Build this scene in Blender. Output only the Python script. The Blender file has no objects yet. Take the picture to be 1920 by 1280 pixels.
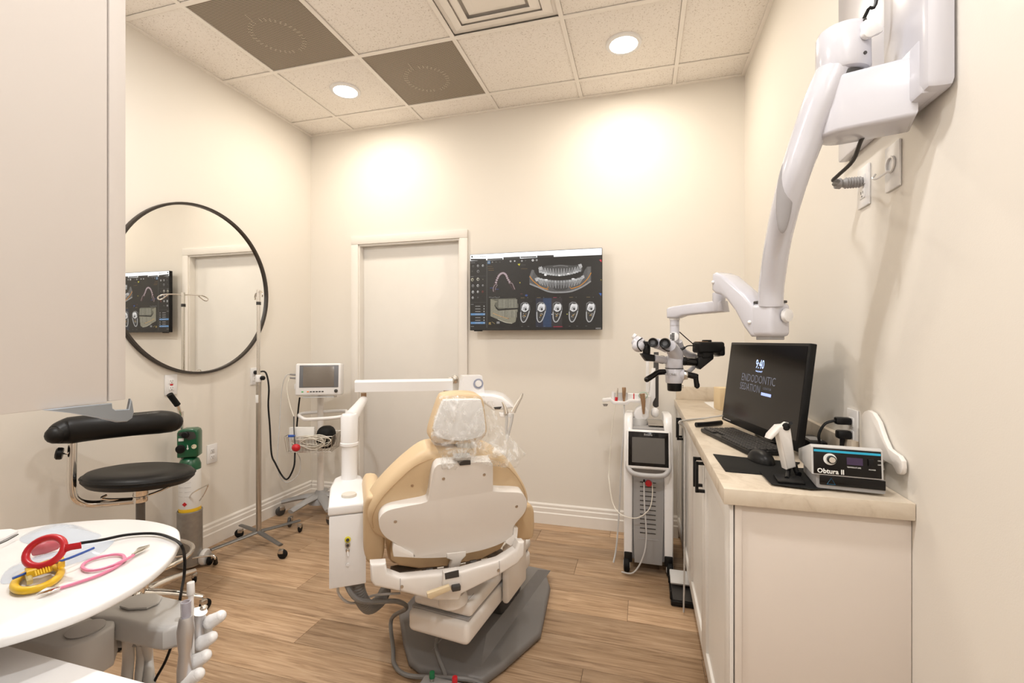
import bpy, bmesh, math, random
from mathutils import Vector, Matrix
random.seed(7)
sc = bpy.context.scene
COL = sc.collection
V3 = Vector

# ------------------------------------------------------------------ camera
FPX, CXP, HOR = 866.0, 960.0, 637.0        # focal length in pixels, centre column, horizon row (1920x1280)
YAW = math.radians(15.7)
CAM = V3((0, 0, 1.305))
FW = V3((-math.sin(YAW), math.cos(YAW), 0)); RT = V3((math.cos(YAW), math.sin(YAW), 0)); UP = V3((0, 0, 1))
cam_data = bpy.data.cameras.new('camera'); cam = bpy.data.objects.new('camera', cam_data); COL.objects.link(cam)
cam_data.sensor_width = 36.0; cam_data.lens = FPX / 1920 * 36; cam_data.shift_y = (HOR - 640) / 1920
cam_data.clip_start = 0.02
cam.location = CAM; cam.rotation_euler = (math.pi / 2, 0, YAW)
sc.camera = cam

# ------------------------------------------------------------------ world, exposure, lights
w = bpy.data.worlds.new('world'); sc.world = w; w.use_nodes = True
w.node_tree.nodes['Background'].inputs[0].default_value = (1.0, 0.95, 0.88, 1); w.node_tree.nodes['Background'].inputs[1].default_value = 0.25
sc.view_settings.view_transform = 'Standard'; sc.view_settings.look = 'None'; sc.view_settings.gamma = 1; sc.view_settings.use_curve_mapping = False
sc.view_settings.exposure = 0.44
LAMP_POWER = [8.0, 8.0, 18.5, 11.5, 17.0]
LAMP_COLOR = [(1.0, 0.905, 0.76)] * 2 + [(1.0, 0.99, 0.975)] * 2 + [(0.97, 0.985, 1.0)]
LAMPS = [(-1.93, 2.703), (-0.10, 2.703), (-1.93, 0.873), (-0.10, 0.873), (0.30, -0.55)]  # the rear and entrance lamps are out of view, added as fill light

# room, metres; camera stands at x=0 y=0
XL, XR, YB, ZC = -2.645, 0.631, 3.24, 2.99
YN, XJ, YH = 0.06, -0.5, -1.2              # rear wall, jog, far end of the entrance

# ------------------------------------------------------------------ pixel helpers: a pixel gives a direction, the plane or depth gives the point
def ray(px, py): return FW + RT * ((px - CXP) / FPX) + UP * ((HOR - py) / FPX)
def U(px, py, d): return CAM + ray(px, py) * d
def UZ(px, py, z): r = ray(px, py); return CAM + r * ((z - CAM.z) / r.z)
def UX(px, py, x): r = ray(px, py); return CAM + r * (x / r.x)
def UY(px, py, y): r = ray(px, py); return CAM + r * (y / r.y)
def UPL(px, py, p, n): r = ray(px, py); return CAM + r * ((p - CAM).dot(n) / r.dot(n))
def PXR(n, d): return n * d / FPX

# ------------------------------------------------------------------ materials
MATS = {}
def nodes_of(m):
    m.use_nodes = True; nt = m.node_tree
    return nt, nt.nodes['Principled BSDF']
def mat(name, col, rough=0.5, metal=0.0, spec=0.5, bump=0, bscale=200, coat=0, var=0.0, vscale=6, alpha=None, trans=0):
    if name in MATS: return MATS[name]
    m = bpy.data.materials.new(name); nt, b = nodes_of(m); L = nt.links
    b.inputs['Base Color'].default_value = (*col, 1); b.inputs['Roughness'].default_value = rough
    b.inputs['Metallic'].default_value = metal; b.inputs['Specular IOR Level'].default_value = spec
    if coat: b.inputs['Coat Weight'].default_value = coat; b.inputs['Coat Roughness'].default_value = 0.08
    if trans: b.inputs['Transmission Weight'].default_value = trans
    if alpha is not None: b.inputs['Alpha'].default_value = alpha
    tc = nt.nodes.new('ShaderNodeTexCoord')
    nz = nt.nodes.new('ShaderNodeTexNoise'); nz.inputs['Scale'].default_value = vscale; nz.inputs['Detail'].default_value = 4
    L.new(tc.outputs['Object'], nz.inputs['Vector'])
    v = var if var else 0.03
    mr = nt.nodes.new('ShaderNodeMapRange'); mr.inputs[3].default_value = 1 - v; mr.inputs[4].default_value = 1 + v
    L.new(nz.outputs['Fac'], mr.inputs[0])
    mx = nt.nodes.new('ShaderNodeMix'); mx.data_type = 'RGBA'; mx.blend_type = 'MULTIPLY'; mx.inputs[0].default_value = 1
    mx.inputs[6].default_value = (*col, 1); L.new(mr.outputs[0], mx.inputs[7]); L.new(mx.outputs[2], b.inputs['Base Color'])
    if bump:
        n2 = nt.nodes.new('ShaderNodeTexNoise'); n2.inputs['Scale'].default_value = bscale; n2.inputs['Detail'].default_value = 3
        L.new(tc.outputs['Object'], n2.inputs['Vector'])
        bp = nt.nodes.new('ShaderNodeBump'); bp.inputs['Strength'].default_value = bump; bp.inputs['Distance'].default_value = 0.002
        L.new(n2.outputs['Fac'], bp.inputs['Height']); L.new(bp.outputs[0], b.inputs['Normal'])
    MATS[name] = m; return m
def emat(name, col, strength):
    if name in MATS: return MATS[name]
    m = bpy.data.materials.new(name); nt, b = nodes_of(m)
    b.inputs['Base Color'].default_value = (*[min(c, .8) for c in col], 1)
    b.inputs['Emission Color'].default_value = (*col, 1); b.inputs['Emission Strength'].default_value = strength
    MATS[name] = m; return m

M_WALL = mat('wall_paint', (0.80, 0.755, 0.69), 0.6, bump=0.08, bscale=350, var=0.012, vscale=1.5)
M_TRIM = mat('trim_white', (0.82, 0.78, 0.73), 0.4)
M_DOOR = mat('door_white', (0.79, 0.762, 0.72), 0.45)
M_WHITE = mat('white_plastic', (0.82, 0.81, 0.81), 0.28, coat=0.25)
M_SCOPE = mat('scope_white_enamel', (0.60, 0.595, 0.645), 0.22, coat=0.4)
M_CREAMP = mat('warm_white_plastic', (0.80, 0.76, 0.72), 0.33, coat=0.2)
M_GREYP = mat('grey_plastic', (0.34, 0.33, 0.33), 0.42)
M_LGREY = mat('light_grey_plastic', (0.55, 0.54, 0.53), 0.38)
M_LASG = mat('tower_grey', (0.34, 0.335, 0.335), 0.4)
M_DGREY = mat('dark_grey_plastic', (0.045, 0.042, 0.04), 0.45)
M_BASE = mat('base_grey', (0.175, 0.165, 0.16), 0.48, bump=0.15, bscale=600)
M_BLACK = mat('black_plastic', (0.007, 0.007, 0.0075), 0.38, spec=0.25)
M_BLKG = mat('black_gloss', (0.006, 0.005, 0.005), 0.14, spec=0.3)
M_VINYL = mat('black_vinyl', (0.008, 0.0075, 0.0075), 0.42, spec=0.28, bump=0.12, bscale=500)
M_RUB = mat('black_rubber', (0.008, 0.008, 0.008), 0.6, spec=0.2)
M_CHROME = mat('chrome', (0.82, 0.80, 0.77), 0.10, 1.0)
M_STEEL = mat('brushed_steel', (0.55, 0.52, 0.48), 0.32, 1.0, var=0.12, vscale=30)
M_DSTEEL = mat('painted_steel_grey', (0.16, 0.155, 0.15), 0.4, 0.6)
M_TAN = mat('tan_upholstery', (0.66, 0.49, 0.30), 0.42, bump=0.1, bscale=350)
M_CABW = mat('cabinet_paint', (0.78, 0.75, 0.71), 0.42)
M_CABP = mat('cabinet_end_panel', (0.70, 0.625, 0.56), 0.45)
M_UPC = mat('wall_cabinet_laminate', (0.66, 0.61, 0.575), 0.5, var=0.015)
M_RED = mat('red_plastic', (0.55, 0.012, 0.022), 0.35)
M_YEL = mat('yellow_plastic', (0.83, 0.52, 0.02), 0.35)
M_PINK = mat('pink_vinyl', (0.85, 0.26, 0.42), 0.35)
M_BLUE = mat('blue_plastic', (0.03, 0.10, 0.42), 0.35)
M_GREEN = mat('green_enamel', (0.006, 0.085, 0.035), 0.3, coat=0.3)
M_PAPER = mat('white_paper', (0.80, 0.79, 0.77), 0.7)
M_HOSE = mat('grey_hose', (0.20, 0.195, 0.19), 0.45)
M_SCREEN = mat('dark_screen', (0.10, 0.092, 0.085), 0.12)
M_TUBEW = mat('white_tubing', (0.74, 0.70, 0.62), 0.35)
M_BEIGE = mat('cream_card', (0.72, 0.57, 0.36), 0.6)
M_TANCH = mat('bronze_metal', (0.42, 0.28, 0.18), 0.28, 0.8)

# ------------------------------------------------------------------ mesh builder, world coordinates
def basis(x, y, z, o): return Matrix(((x[0], y[0], z[0], o[0]), (x[1], y[1], z[1], o[1]), (x[2], y[2], z[2], o[2]), (0, 0, 0, 1)))
def look(p, d, up=UP):
    z = V3(d).normalized(); u = V3(up)
    if abs(z.dot(u)) > 0.97: u = V3((0, 1, 0)) if abs(z.y) < 0.9 else V3((1, 0, 0))
    x = u.cross(z).normalized(); y = z.cross(x); return basis(x, y, z, p)
def yawm(p, a): return Matrix.Translation(V3(p)) @ Matrix.Rotation(a, 4, 'Z')
def crom(pts, n=6, closed=False):
    pts = [V3(p) for p in pts]; out = []; N = len(pts)
    if N < 3: return pts
    rng = N if closed else N - 1
    for i in range(rng):
        p0 = pts[(i - 1) % N] if (closed or i) else pts[0]; p1 = pts[i]; p2 = pts[(i + 1) % N]
        p3 = pts[(i + 2) % N] if (closed or i + 2 < N) else pts[-1]
        for k in range(n):
            t = k / n
            out.append(0.5 * ((2 * p1) + (p2 - p0) * t + (2 * p0 - 5 * p1 + 4 * p2 - p3) * t * t + (3 * p1 - p0 - 3 * p2 + p3) * t ** 3))
    if not closed: out.append(pts[-1])
    return out
class MB:
    def __init__(s): s.v = []; s.f = []; s.fc = []; s.col = None
    def raw(s, vs, fs, M=None):
        o = len(s.v); s.v += [tuple(M @ V3(p)) if M else tuple(p) for p in vs]; s.f += [tuple(i + o for i in f) for f in fs]; return s
    def bmadd(s, bm, M=None):
        bm.verts.index_update(); s.raw([v.co.copy() for v in bm.verts], [[v.index for v in f.verts] for f in bm.faces], M); bm.free(); return s
    def box(s, c, size, r=0.0, M=None, seg=2):
        bm = bmesh.new(); bmesh.ops.create_cube(bm, size=1)
        for v in bm.verts: v.co = V3((v.co.x * size[0], v.co.y * size[1], v.co.z * size[2]))
        if r: bmesh.ops.bevel(bm, geom=bm.edges[:], offset=min(r, min(size) * 0.49), segments=seg, profile=0.5, affect='EDGES')
        T = Matrix.Translation(V3(c)); return s.bmadd(bm, (M @ T) if M else T)
    def cyl(s, a, b, r0, r1=None, n=20, bev=0.0):
        a = V3(a); b = V3(b); r1 = r0 if r1 is None else r1; h = (b - a).length
        if bev: prof = [(0, 0), (r0 - bev, 0), (r0 - bev * .3, bev * .3), (r0, bev), (r1, h - bev), (r1 - bev * .3, h - bev * .3), (r1 - bev, h), (0, h)]
        else: prof = [(0, 0), (r0, 0), (r1, h), (0, h)]
        return s.lathe(prof, look(a, b - a), n)
    def lathe(s, prof, M, n=24):
        vs = []; fs = []; rings = []
        for r, z in prof:
            if r < 1e-7: rings.append([len(vs)]); vs.append((0, 0, z))
            else:
                rings.append(list(range(len(vs), len(vs) + n)))
                vs += [(r * math.cos(2 * math.pi * k / n), r * math.sin(2 * math.pi * k / n), z) for k in range(n)]
        for A, B in zip(rings, rings[1:]):
            for k in range(n):
                j = (k + 1) % n
                if len(A) == 1 and len(B) == 1: continue
                if len(A) == 1: fs.append((A[0], B[j], B[k])[::-1])
                elif len(B) == 1: fs.append((A[k], A[j], B[0]))
                else: fs.append((A[k], A[j], B[j], B[k]))
        return s.raw(vs, fs, M)
    def tube(s, pts, r, n=8, sm=5, closed=False, flat=None):
        P = crom(pts, sm, closed) if sm else [V3(p) for p in pts]
        N = len(P); R = r if isinstance(r, (list, tuple)) else [r]
        if len(R) > 1: rad = [R[min(int(i / (N - 1) * (len(R) - 1)), len(R) - 2)] * (1 - (i / (N - 1) * (len(R) - 1) - min(int(i / (N - 1) * (len(R) - 1)), len(R) - 2))) + R[min(int(i / (N - 1) * (len(R) - 1)), len(R) - 2) + 1] * (i / (N - 1) * (len(R) - 1) - min(int(i / (N - 1) * (len(R) - 1)), len(R) - 2)) for i in range(N)]
        else: rad = [R[0]] * N
        vs = []; fs = []; prev = None
        for i in range(N):
            t = (P[(i + 1) % N] - P[i - 1]) if closed else (P[min(i + 1, N - 1)] - P[max(i - 1, 0)])
            t = t.normalized() if t.length > 1e-9 else V3((0, 0, 1))
            if prev is None:
                u = UP if abs(t.z) < 0.9 else V3((1, 0, 0)); x = u.cross(t).normalized()
            else: x = (prev - t * prev.dot(t)).normalized()
            prev = x; y = t.cross(x)
            fx, fy = flat if flat else (1, 1)
            for k in range(n):
                a = 2 * math.pi * k / n; vs.append(P[i] + (x * math.cos(a) * fx + y * math.sin(a) * fy) * rad[i])
        for i in range(N if closed else N - 1):
            for k in range(n):
                j = (k + 1) % n; i2 = (i + 1) % N
                fs.append((i * n + k, i * n + j, i2 * n + j, i2 * n + k))
        if not closed: fs.append(tuple(range(n))[::-1]); fs.append(tuple((N - 1) * n + k for k in range(n)))
        return s.raw(vs, fs)
    def prism(s, pts, vec, r=0.0, seg=3, sm=0, dome=0.0):
        P = [V3(p) for p in pts]
        if sm: P = crom(P, sm, True)
        bm = bmesh.new(); vs = [bm.verts.new(p) for p in P]; f = bm.faces.new(vs)
        bm.normal_update()
        ret = bmesh.ops.extrude_face_region(bm, geom=[f]); nv = [e for e in ret['geom'] if isinstance(e, bmesh.types.BMVert)]
        bmesh.ops.translate(bm, verts=nv, vec=V3(vec)); bmesh.ops.recalc_face_normals(bm, faces=bm.faces[:])
        if r:
            nvs = set(nv); old = set(vs)
            ed = [e for e in bm.edges if (e.verts[0] in nvs) == (e.verts[1] in nvs)]
            bmesh.ops.bevel(bm, geom=ed, offset=r, segments=seg, profile=0.5, affect='EDGES', clamp_overlap=True)
        return s.bmadd(bm)
    def ell(s, c, rad, M=None, n=20, e=1.0):
        bm = bmesh.new(); bmesh.ops.create_uvsphere(bm, u_segments=n, v_segments=max(8, n // 2), radius=1)
        for v in bm.verts: v.co = V3([math.copysign(abs(q) ** e, q) * k for q, k in zip(v.co, rad)])
        T = Matrix.Translation(V3(c)); return s.bmadd(bm, (T @ M) if M else T)
    def text(s, body, size, M, bold=0.0, depth=0.0004, sx=1.0, align='CENTER'):
        cu = bpy.data.curves.new('t', 'FONT'); cu.body = body; cu.size = size; cu.extrude = depth; cu.offset = bold; cu.align_x = align; cu.align_y = 'CENTER'; cu.resolution_u = 2
        o = bpy.data.objects.new('t', cu); COL.objects.link(o)
        dg = bpy.context.evaluated_depsgraph_get(); me = bpy.data.meshes.new_from_object(o.evaluated_get(dg))
        S = Matrix.Diagonal((sx, 1, 1, 1))
        s.raw([v.co.copy() for v in me.vertices], [tuple(p.vertices) for p in me.polygons], M @ S)
        bpy.data.objects.remove(o); bpy.data.curves.remove(cu); bpy.data.meshes.remove(me); return s
    def build(s, name, m, parent=None, smooth=40, **kw):
        cs = [V3(p) for p in s.v]
        lo = V3([min(p[i] for p in cs) for i in range(3)]); hi = V3([max(p[i] for p in cs) for i in range(3)]); c = (lo + hi) / 2
        if parent is None and not kw.get('keepc'): c = V3((c.x, c.y, lo.z))
        me = bpy.data.meshes.new(name); me.from_pydata([tuple(p - c) for p in cs], [], s.f); me.validate()
        bm = bmesh.new(); bm.from_mesh(me); bmesh.ops.recalc_face_normals(bm, faces=bm.faces[:]); bm.to_mesh(me); bm.free()
        if smooth:
            me.polygons.foreach_set('use_smooth', [True] * len(me.polygons)); me.set_sharp_from_angle(angle=math.radians(smooth))
        me.materials.append(m)
        o = bpy.data.objects.new(name, me); COL.objects.link(o)
        put(o, c, parent); return o
WORLD = {}
def put(o, c, parent):
    WORLD[o.name] = V3(c)
    if parent is not None: o.parent = parent; o.location = V3(c) - WORLD[parent.name]
    else: o.location = c
def tag(o, label, cat, group=None, kind=None):
    o['label'] = label; o['category'] = cat
    if group: o['group'] = group
    if kind: o['kind'] = kind
    return o
def thing(name, loc, label, cat, group=None):
    o = bpy.data.objects.new(name, None); o.empty_display_size = 0.05; COL.objects.link(o); put(o, V3(loc), None); return tag(o, label, cat, group)
def struct(o, label=None):
    o['kind'] = 'structure'
    if label: o['label'] = label
    return o
def B(name, m, parent, c, s, r=0.0, M=None): return MB().box(c, s, r, M).build(name, m, parent)
def CY(name, m, parent, a, b, r0, r1=None, n=20, bev=0.0): return MB().cyl(a, b, r0, r1, n, bev).build(name, m, parent)
def TU(name, m, parent, pts, r, n=8, sm=5, closed=False): return MB().tube(pts, r, n, sm, closed).build(name, m, parent)
def bx(name, m, parent, lo, hi, r=0.0): return B(name, m, parent, [(a + b) / 2 for a, b in zip(lo, hi)], [abs(b - a) for a, b in zip(lo, hi)], r)
def camframe(p, yaw=0.0, pitch=0.0):           # x to the right of the picture, y away from the viewer, z up, turned by yaw about the vertical
    return Matrix.Translation(V3(p)) @ Matrix.Rotation(YAW + yaw, 4, 'Z') @ Matrix.Rotation(pitch, 4, 'X')
# ================================================================== the room
# floor of planks running left-right
def wood_mat():
    m = bpy.data.materials.new('oak_plank'); nt, b = nodes_of(m); L = nt.links; N = nt.nodes.new
    tc = N('ShaderNodeTexCoord'); oi = N('ShaderNodeObjectInfo')
    mp = N('ShaderNodeMapping'); mp.inputs['Scale'].default_value = (1.3, 26, 1)
    ad = N('ShaderNodeVectorMath'); ad.operation = 'ADD'
    ml = N('ShaderNodeVectorMath'); ml.operation = 'SCALE'; ml.inputs['Scale'].default_value = 37.0
    cv = N('ShaderNodeCombineXYZ'); L.new(oi.outputs['Random'], cv.inputs[0]); L.new(oi.outputs['Random'], cv.inputs[1])
    L.new(cv.outputs[0], ml.inputs[0]); L.new(tc.outputs['Object'], ad.inputs[0]); L.new(ml.outputs[0], ad.inputs[1]); L.new(ad.outputs[0], mp.inputs['Vector'])
    n1 = N('ShaderNodeTexNoise'); n1.inputs['Scale'].default_value = 2.2; n1.inputs['Detail'].default_value = 8; n1.inputs['Roughness'].default_value = 0.62; n1.inputs['Distortion'].default_value = 1.3
    L.new(mp.outputs[0], n1.inputs['Vector'])
    mp2 = N('ShaderNodeMapping'); mp2.inputs['Scale'].default_value = (4, 160, 1); L.new(ad.outputs[0], mp2.inputs['Vector'])
    n2 = N('ShaderNodeTexNoise'); n2.inputs['Scale'].default_value = 2; n2.inputs['Detail'].default_value = 4; L.new(mp2.outputs[0], n2.inputs['Vector'])
    cr = N('ShaderNodeValToRGB'); e = cr.color_ramp.elements
    e[0].position = 0.30; e[0].color = (0.235, 0.137, 0.073, 1); e[1].position = 0.72; e[1].color = (0.58, 0.41, 0.27, 1)
    e2 = cr.color_ramp.elements.new(0.5); e2.color = (0.43, 0.282, 0.168, 1)
    L.new(n1.outputs['Fac'], cr.inputs[0])
    mr = N('ShaderNodeMapRange'); mr.inputs[3].default_value = 0.78; mr.inputs[4].default_value = 1.18; L.new(n2.outputs['Fac'], mr.inputs[0])
    m1 = N('ShaderNodeMix'); m1.data_type = 'RGBA'; m1.blend_type = 'MULTIPLY'; m1.inputs[0].default_value = 1; L.new(cr.outputs[0], m1.inputs[6]); L.new(mr.outputs[0], m1.inputs[7])
    mr2 = N('ShaderNodeMapRange'); mr2.inputs[3].default_value = 0.82; mr2.inputs[4].default_value = 1.22; L.new(oi.outputs['Random'], mr2.inputs[0])
    m2 = N('ShaderNodeMix'); m2.data_type = 'RGBA'; m2.blend_type = 'MULTIPLY'; m2.inputs[0].default_value = 1; L.new(m1.outputs[2], m2.inputs[6]); L.new(mr2.outputs[0], m2.inputs[7])
    L.new(m2.outputs[2], b.inputs['Base Color']); b.inputs['Roughness'].default_value = 0.42
    bp = N('ShaderNodeBump'); bp.inputs['Strength'].default_value = 0.12; bp.inputs['Distance'].default_value = 0.001; L.new(n2.outputs['Fac'], bp.inputs['Height']); L.new(bp.outputs[0], b.inputs['Normal'])
    return m
M_WOOD = wood_mat()
M_SUB = mat('floor_joint', (0.10, 0.06, 0.035), 0.8)
floor = struct(bx('floor', M_SUB, None, (XL - .1, YH - .1, -0.06), (XR + .1, YB + .1, -0.0025)))
PW, PL = 0.182, 1.22
row = 0; y = YB + 0.06
while y > YH:
    y0 = max(y - PW, YH); x = XL - PL * ((row * 0.377) % 1.0)
    while x < XR:
        a, b_ = max(x, XL), min(x + PL, XR)
        if b_ - a > 0.01 and (y0 > YN - PW or b_ > XJ):
            bx('plank', M_WOOD, floor, (a + .0007, y0 + .0007, -0.004), (b_ - .0007, min(y, YB) - .0007, 0.0), 0.0008)
        x += PL
    y -= PW; row += 1
# walls
def wallbox(name, lo, hi, label): return struct(bx(name, M_WALL, None, lo, hi), label)
wallbox('wall_left', (XL - .1, YN - .1, 0), (XL, YB + .1, ZC + .08), 'cream painted wall behind the round mirror')
DX0, DX1, DZ = UY(673, 600, YB).x, UY(863, 600, YB).x, UY(673, 459, YB).z
WB = MB()
for lo, hi in (((XL, YB, 0), (DX0, YB + .1, ZC + .08)), ((DX1, YB, 0), (XR, YB + .1, ZC + .08)), ((DX0, YB, DZ), (DX1, YB + .1, ZC + .08)), ((DX0, YB + .075, 0), (DX1, YB + .1, DZ))):
    WB.box([(p + q) / 2 for p, q in zip(lo, hi)], [q - p for p, q in zip(lo, hi)])
WB = struct(WB.build('wall_back', M_WALL), 'cream painted wall with the door and screen')
wallbox('wall_right', (XR, YH - .1, 0), (XR + .1, YB + .1, ZC + .08), 'cream painted wall above the base cabinets')
wallbox('wall_rear', (XL - .1, YN - .1, 0), (XJ, YN, ZC + .08), 'cream painted wall behind the work counter')
wallbox('wall_jog', (XJ - .1, YH, 0), (XJ, YN - .1, ZC + .08), 'cream painted entrance wall')
wallbox('wall_entrance', (XJ - .1, YH - .1, 0), (XR + .1, YH, ZC + .08), 'cream painted entrance end wall')
# baseboards, moulded profile
prof = [(0, 0), (.016, 0), (.016, .075), (.012, .082), (.012, .108), (.008, .116), (.008, .132), (.003, .142), (0, .142)]
def baseboard(name, a, b, nrm):
    a = V3(a); b = V3(b); n = V3(nrm); vs = []; k = len(prof)
    for p in (a, b): vs += [p + n * (d * 1.25) + UP * z for d, z in prof]
    fs = [(i, (i + 1) % k, k + (i + 1) % k, k + i) for i in range(k)] + [tuple(range(k)), tuple(range(k, 2 * k))]
    return struct(MB().raw(vs, fs).build(name, M_TRIM, None, smooth=0))
CW = .062
baseboard('baseboard_left', (XL, .6, 0), (XL, YB, 0), (1, 0, 0))
baseboard('baseboard_back', (DX1 + CW, YB, 0), (0.23, YB, 0), (0, -1, 0))
baseboard('baseboard_corner', (XL + .02, YB, 0), (DX0 - CW, YB, 0), (0, -1, 0))
# door
door = struct(bpy.data.objects.new('door_1', None)); COL.objects.link(door); put(door, V3(((DX0 + DX1) / 2, YB, 0)), None); door['label'] = 'plain cream flush door beside the wall screen'
bx('door_leaf', M_DOOR, door, (DX0 + .013, YB + .048, .008), (DX1 - .013, YB + .074, DZ - .013), 0.001)
hp = UY(853, 711, YB + .047)
hd = MB().lathe([(0, 0), (.032, 0), (.034, .004), (.030, .009), (.014, .012), (.013, .064), (.020, .070), (.027, .082), (.024, .094), (0, .100)], look(hp, (0, -1, 0)), 24).build('door_knob', M_CHROME, door)
trim = struct(bpy.data.objects.new('trim_1', None)); COL.objects.link(trim); put(trim, V3(((DX0 + DX1) / 2, YB, 0)), None); trim['label'] = 'cream door casing'
for x0, x1, z0, z1 in ((DX0 - CW, DX0 + .001, 0, DZ), (DX1 - .001, DX1 + CW, 0, DZ), (DX0 - CW, DX1 + CW, DZ, DZ + CW)):
    bx('casing', M_TRIM, trim, (x0, YB - .018, z0), (x1, YB - .0005, z1), 0.003)
for x0, x1, z0, z1 in ((DX0 + .0005, DX0 + .012, 0, DZ - .0005), (DX1 - .012, DX1 - .0005, 0, DZ - .0005), (DX0 + .012, DX1 - .012, DZ - .012, DZ - .0005)):
    bx('jamb', M_TRIM, trim, (x0, YB - .004, z0), (x1, YB + .074, z1))
# ceiling: grid bars and tiles
def tile_mat():
    m = bpy.data.materials.new('acoustic_tile'); nt, b = nodes_of(m); L = nt.links; N = nt.nodes.new
    tc = N('ShaderNodeTexCoord'); oi = N('ShaderNodeObjectInfo'); ad = N('ShaderNodeVectorMath'); ad.operation = 'ADD'
    L.new(tc.outputs['Object'], ad.inputs[0]); L.new(oi.outputs['Location'], ad.inputs[1])
    n = N('ShaderNodeTexNoise'); n.inputs['Scale'].default_value = 120; n.inputs['Detail'].default_value = 3; n.inputs['Roughness'].default_value = .7; L.new(ad.outputs[0], n.inputs['Vector'])
    cr = N('ShaderNodeValToRGB'); e = cr.color_ramp.elements; e[0].position = .33; e[0].color = (.62, .55, .48, 1); e[1].position = .43; e[1].color = (.95, .90, .845, 1)
    L.new(n.outputs['Fac'], cr.inputs[0]); L.new(cr.outputs[0], b.inputs['Base Color']); b.inputs['Roughness'].default_value = .9
    bp = N('ShaderNodeBump'); bp.inputs['Strength'].default_value = .3; bp.inputs['Distance'].default_value = .003; L.new(cr.outputs[0], bp.inputs['Height']); L.new(bp.outputs[0], b.inputs['Normal'])
    return m
M_TILE = tile_mat()
M_TBAR = mat('ceiling_bar', (0.92, 0.87, 0.81), 0.45)
ceiling = struct(bx('ceiling', M_TBAR, None, (XL - .1, YH - .1, ZC + .03), (XR + .1, YB + .1, ZC + .09)), 'suspended ceiling')
GX = [XL] + [.205 - .61 * k for k in range(4, -1, -1)] + [XR]
GY = [YH, -.652, -.042, .568, 1.178, 1.788, 2.398, 3.008, YB]
for x in GX[1:-1]: bx('grid_bar', M_TBAR, ceiling, (x - .012, YH, ZC - .002), (x + .012, YB, ZC + .004))
for y in GY[1:-1]:
    for a, b_ in zip(GX, GX[1:]): bx('grid_bar', M_TBAR, ceiling, (a + .012, y - .012, ZC - .002), (b_ - .012, y + .012, ZC + .004))
for lo, hi in (((XL, YN, ZC - .003), (XL + .022, YB, ZC + .003)), ((XR - .022, YH, ZC - .003), (XR, YB, ZC + .003)), ((XL + .022, YB - .022, ZC - .003), (XR - .022, YB, ZC + .003))):
    bx('edge_angle', M_TBAR, ceiling, lo, hi)
M_PERF = bpy.data.materials.new('perforated_metal')
def perf_setup(m):
    nt, b = nodes_of(m); L = nt.links; N = nt.nodes.new
    tc = N('ShaderNodeTexCoord'); cols = []
    mp = N('ShaderNodeMapping'); mp.inputs['Scale'].default_value = (110, 110, 110); L.new(tc.outputs['Object'], mp.inputs['Vector'])
    v = N('ShaderNodeTexVoronoi'); v.inputs['Scale'].default_value = 1.0; v.inputs['Randomness'].default_value = 0.0; L.new(mp.outputs[0], v.inputs['Vector'])
    cr = N('ShaderNodeValToRGB'); e = cr.color_ramp.elements; e[0].position = .36; e[0].color = (.085, .070, .052, 1); e[1].position = .46; e[1].color = (.50, .42, .33, 1)
    L.new(v.outputs['Distance'], cr.inputs[0]); L.new(cr.outputs[0], b.inputs['Base Color']); b.inputs['Roughness'].default_value = .6
perf_setup(M_PERF)
M_RING = mat('diffuser_ring', (0.40, 0.34, 0.27), 0.6)
def tile_at(i, j):
    a, b_, c, d = GX[i], GX[i + 1], GY[j], GY[j + 1]; return a + .013, b_ - .013, c + .013, d - .013
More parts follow.
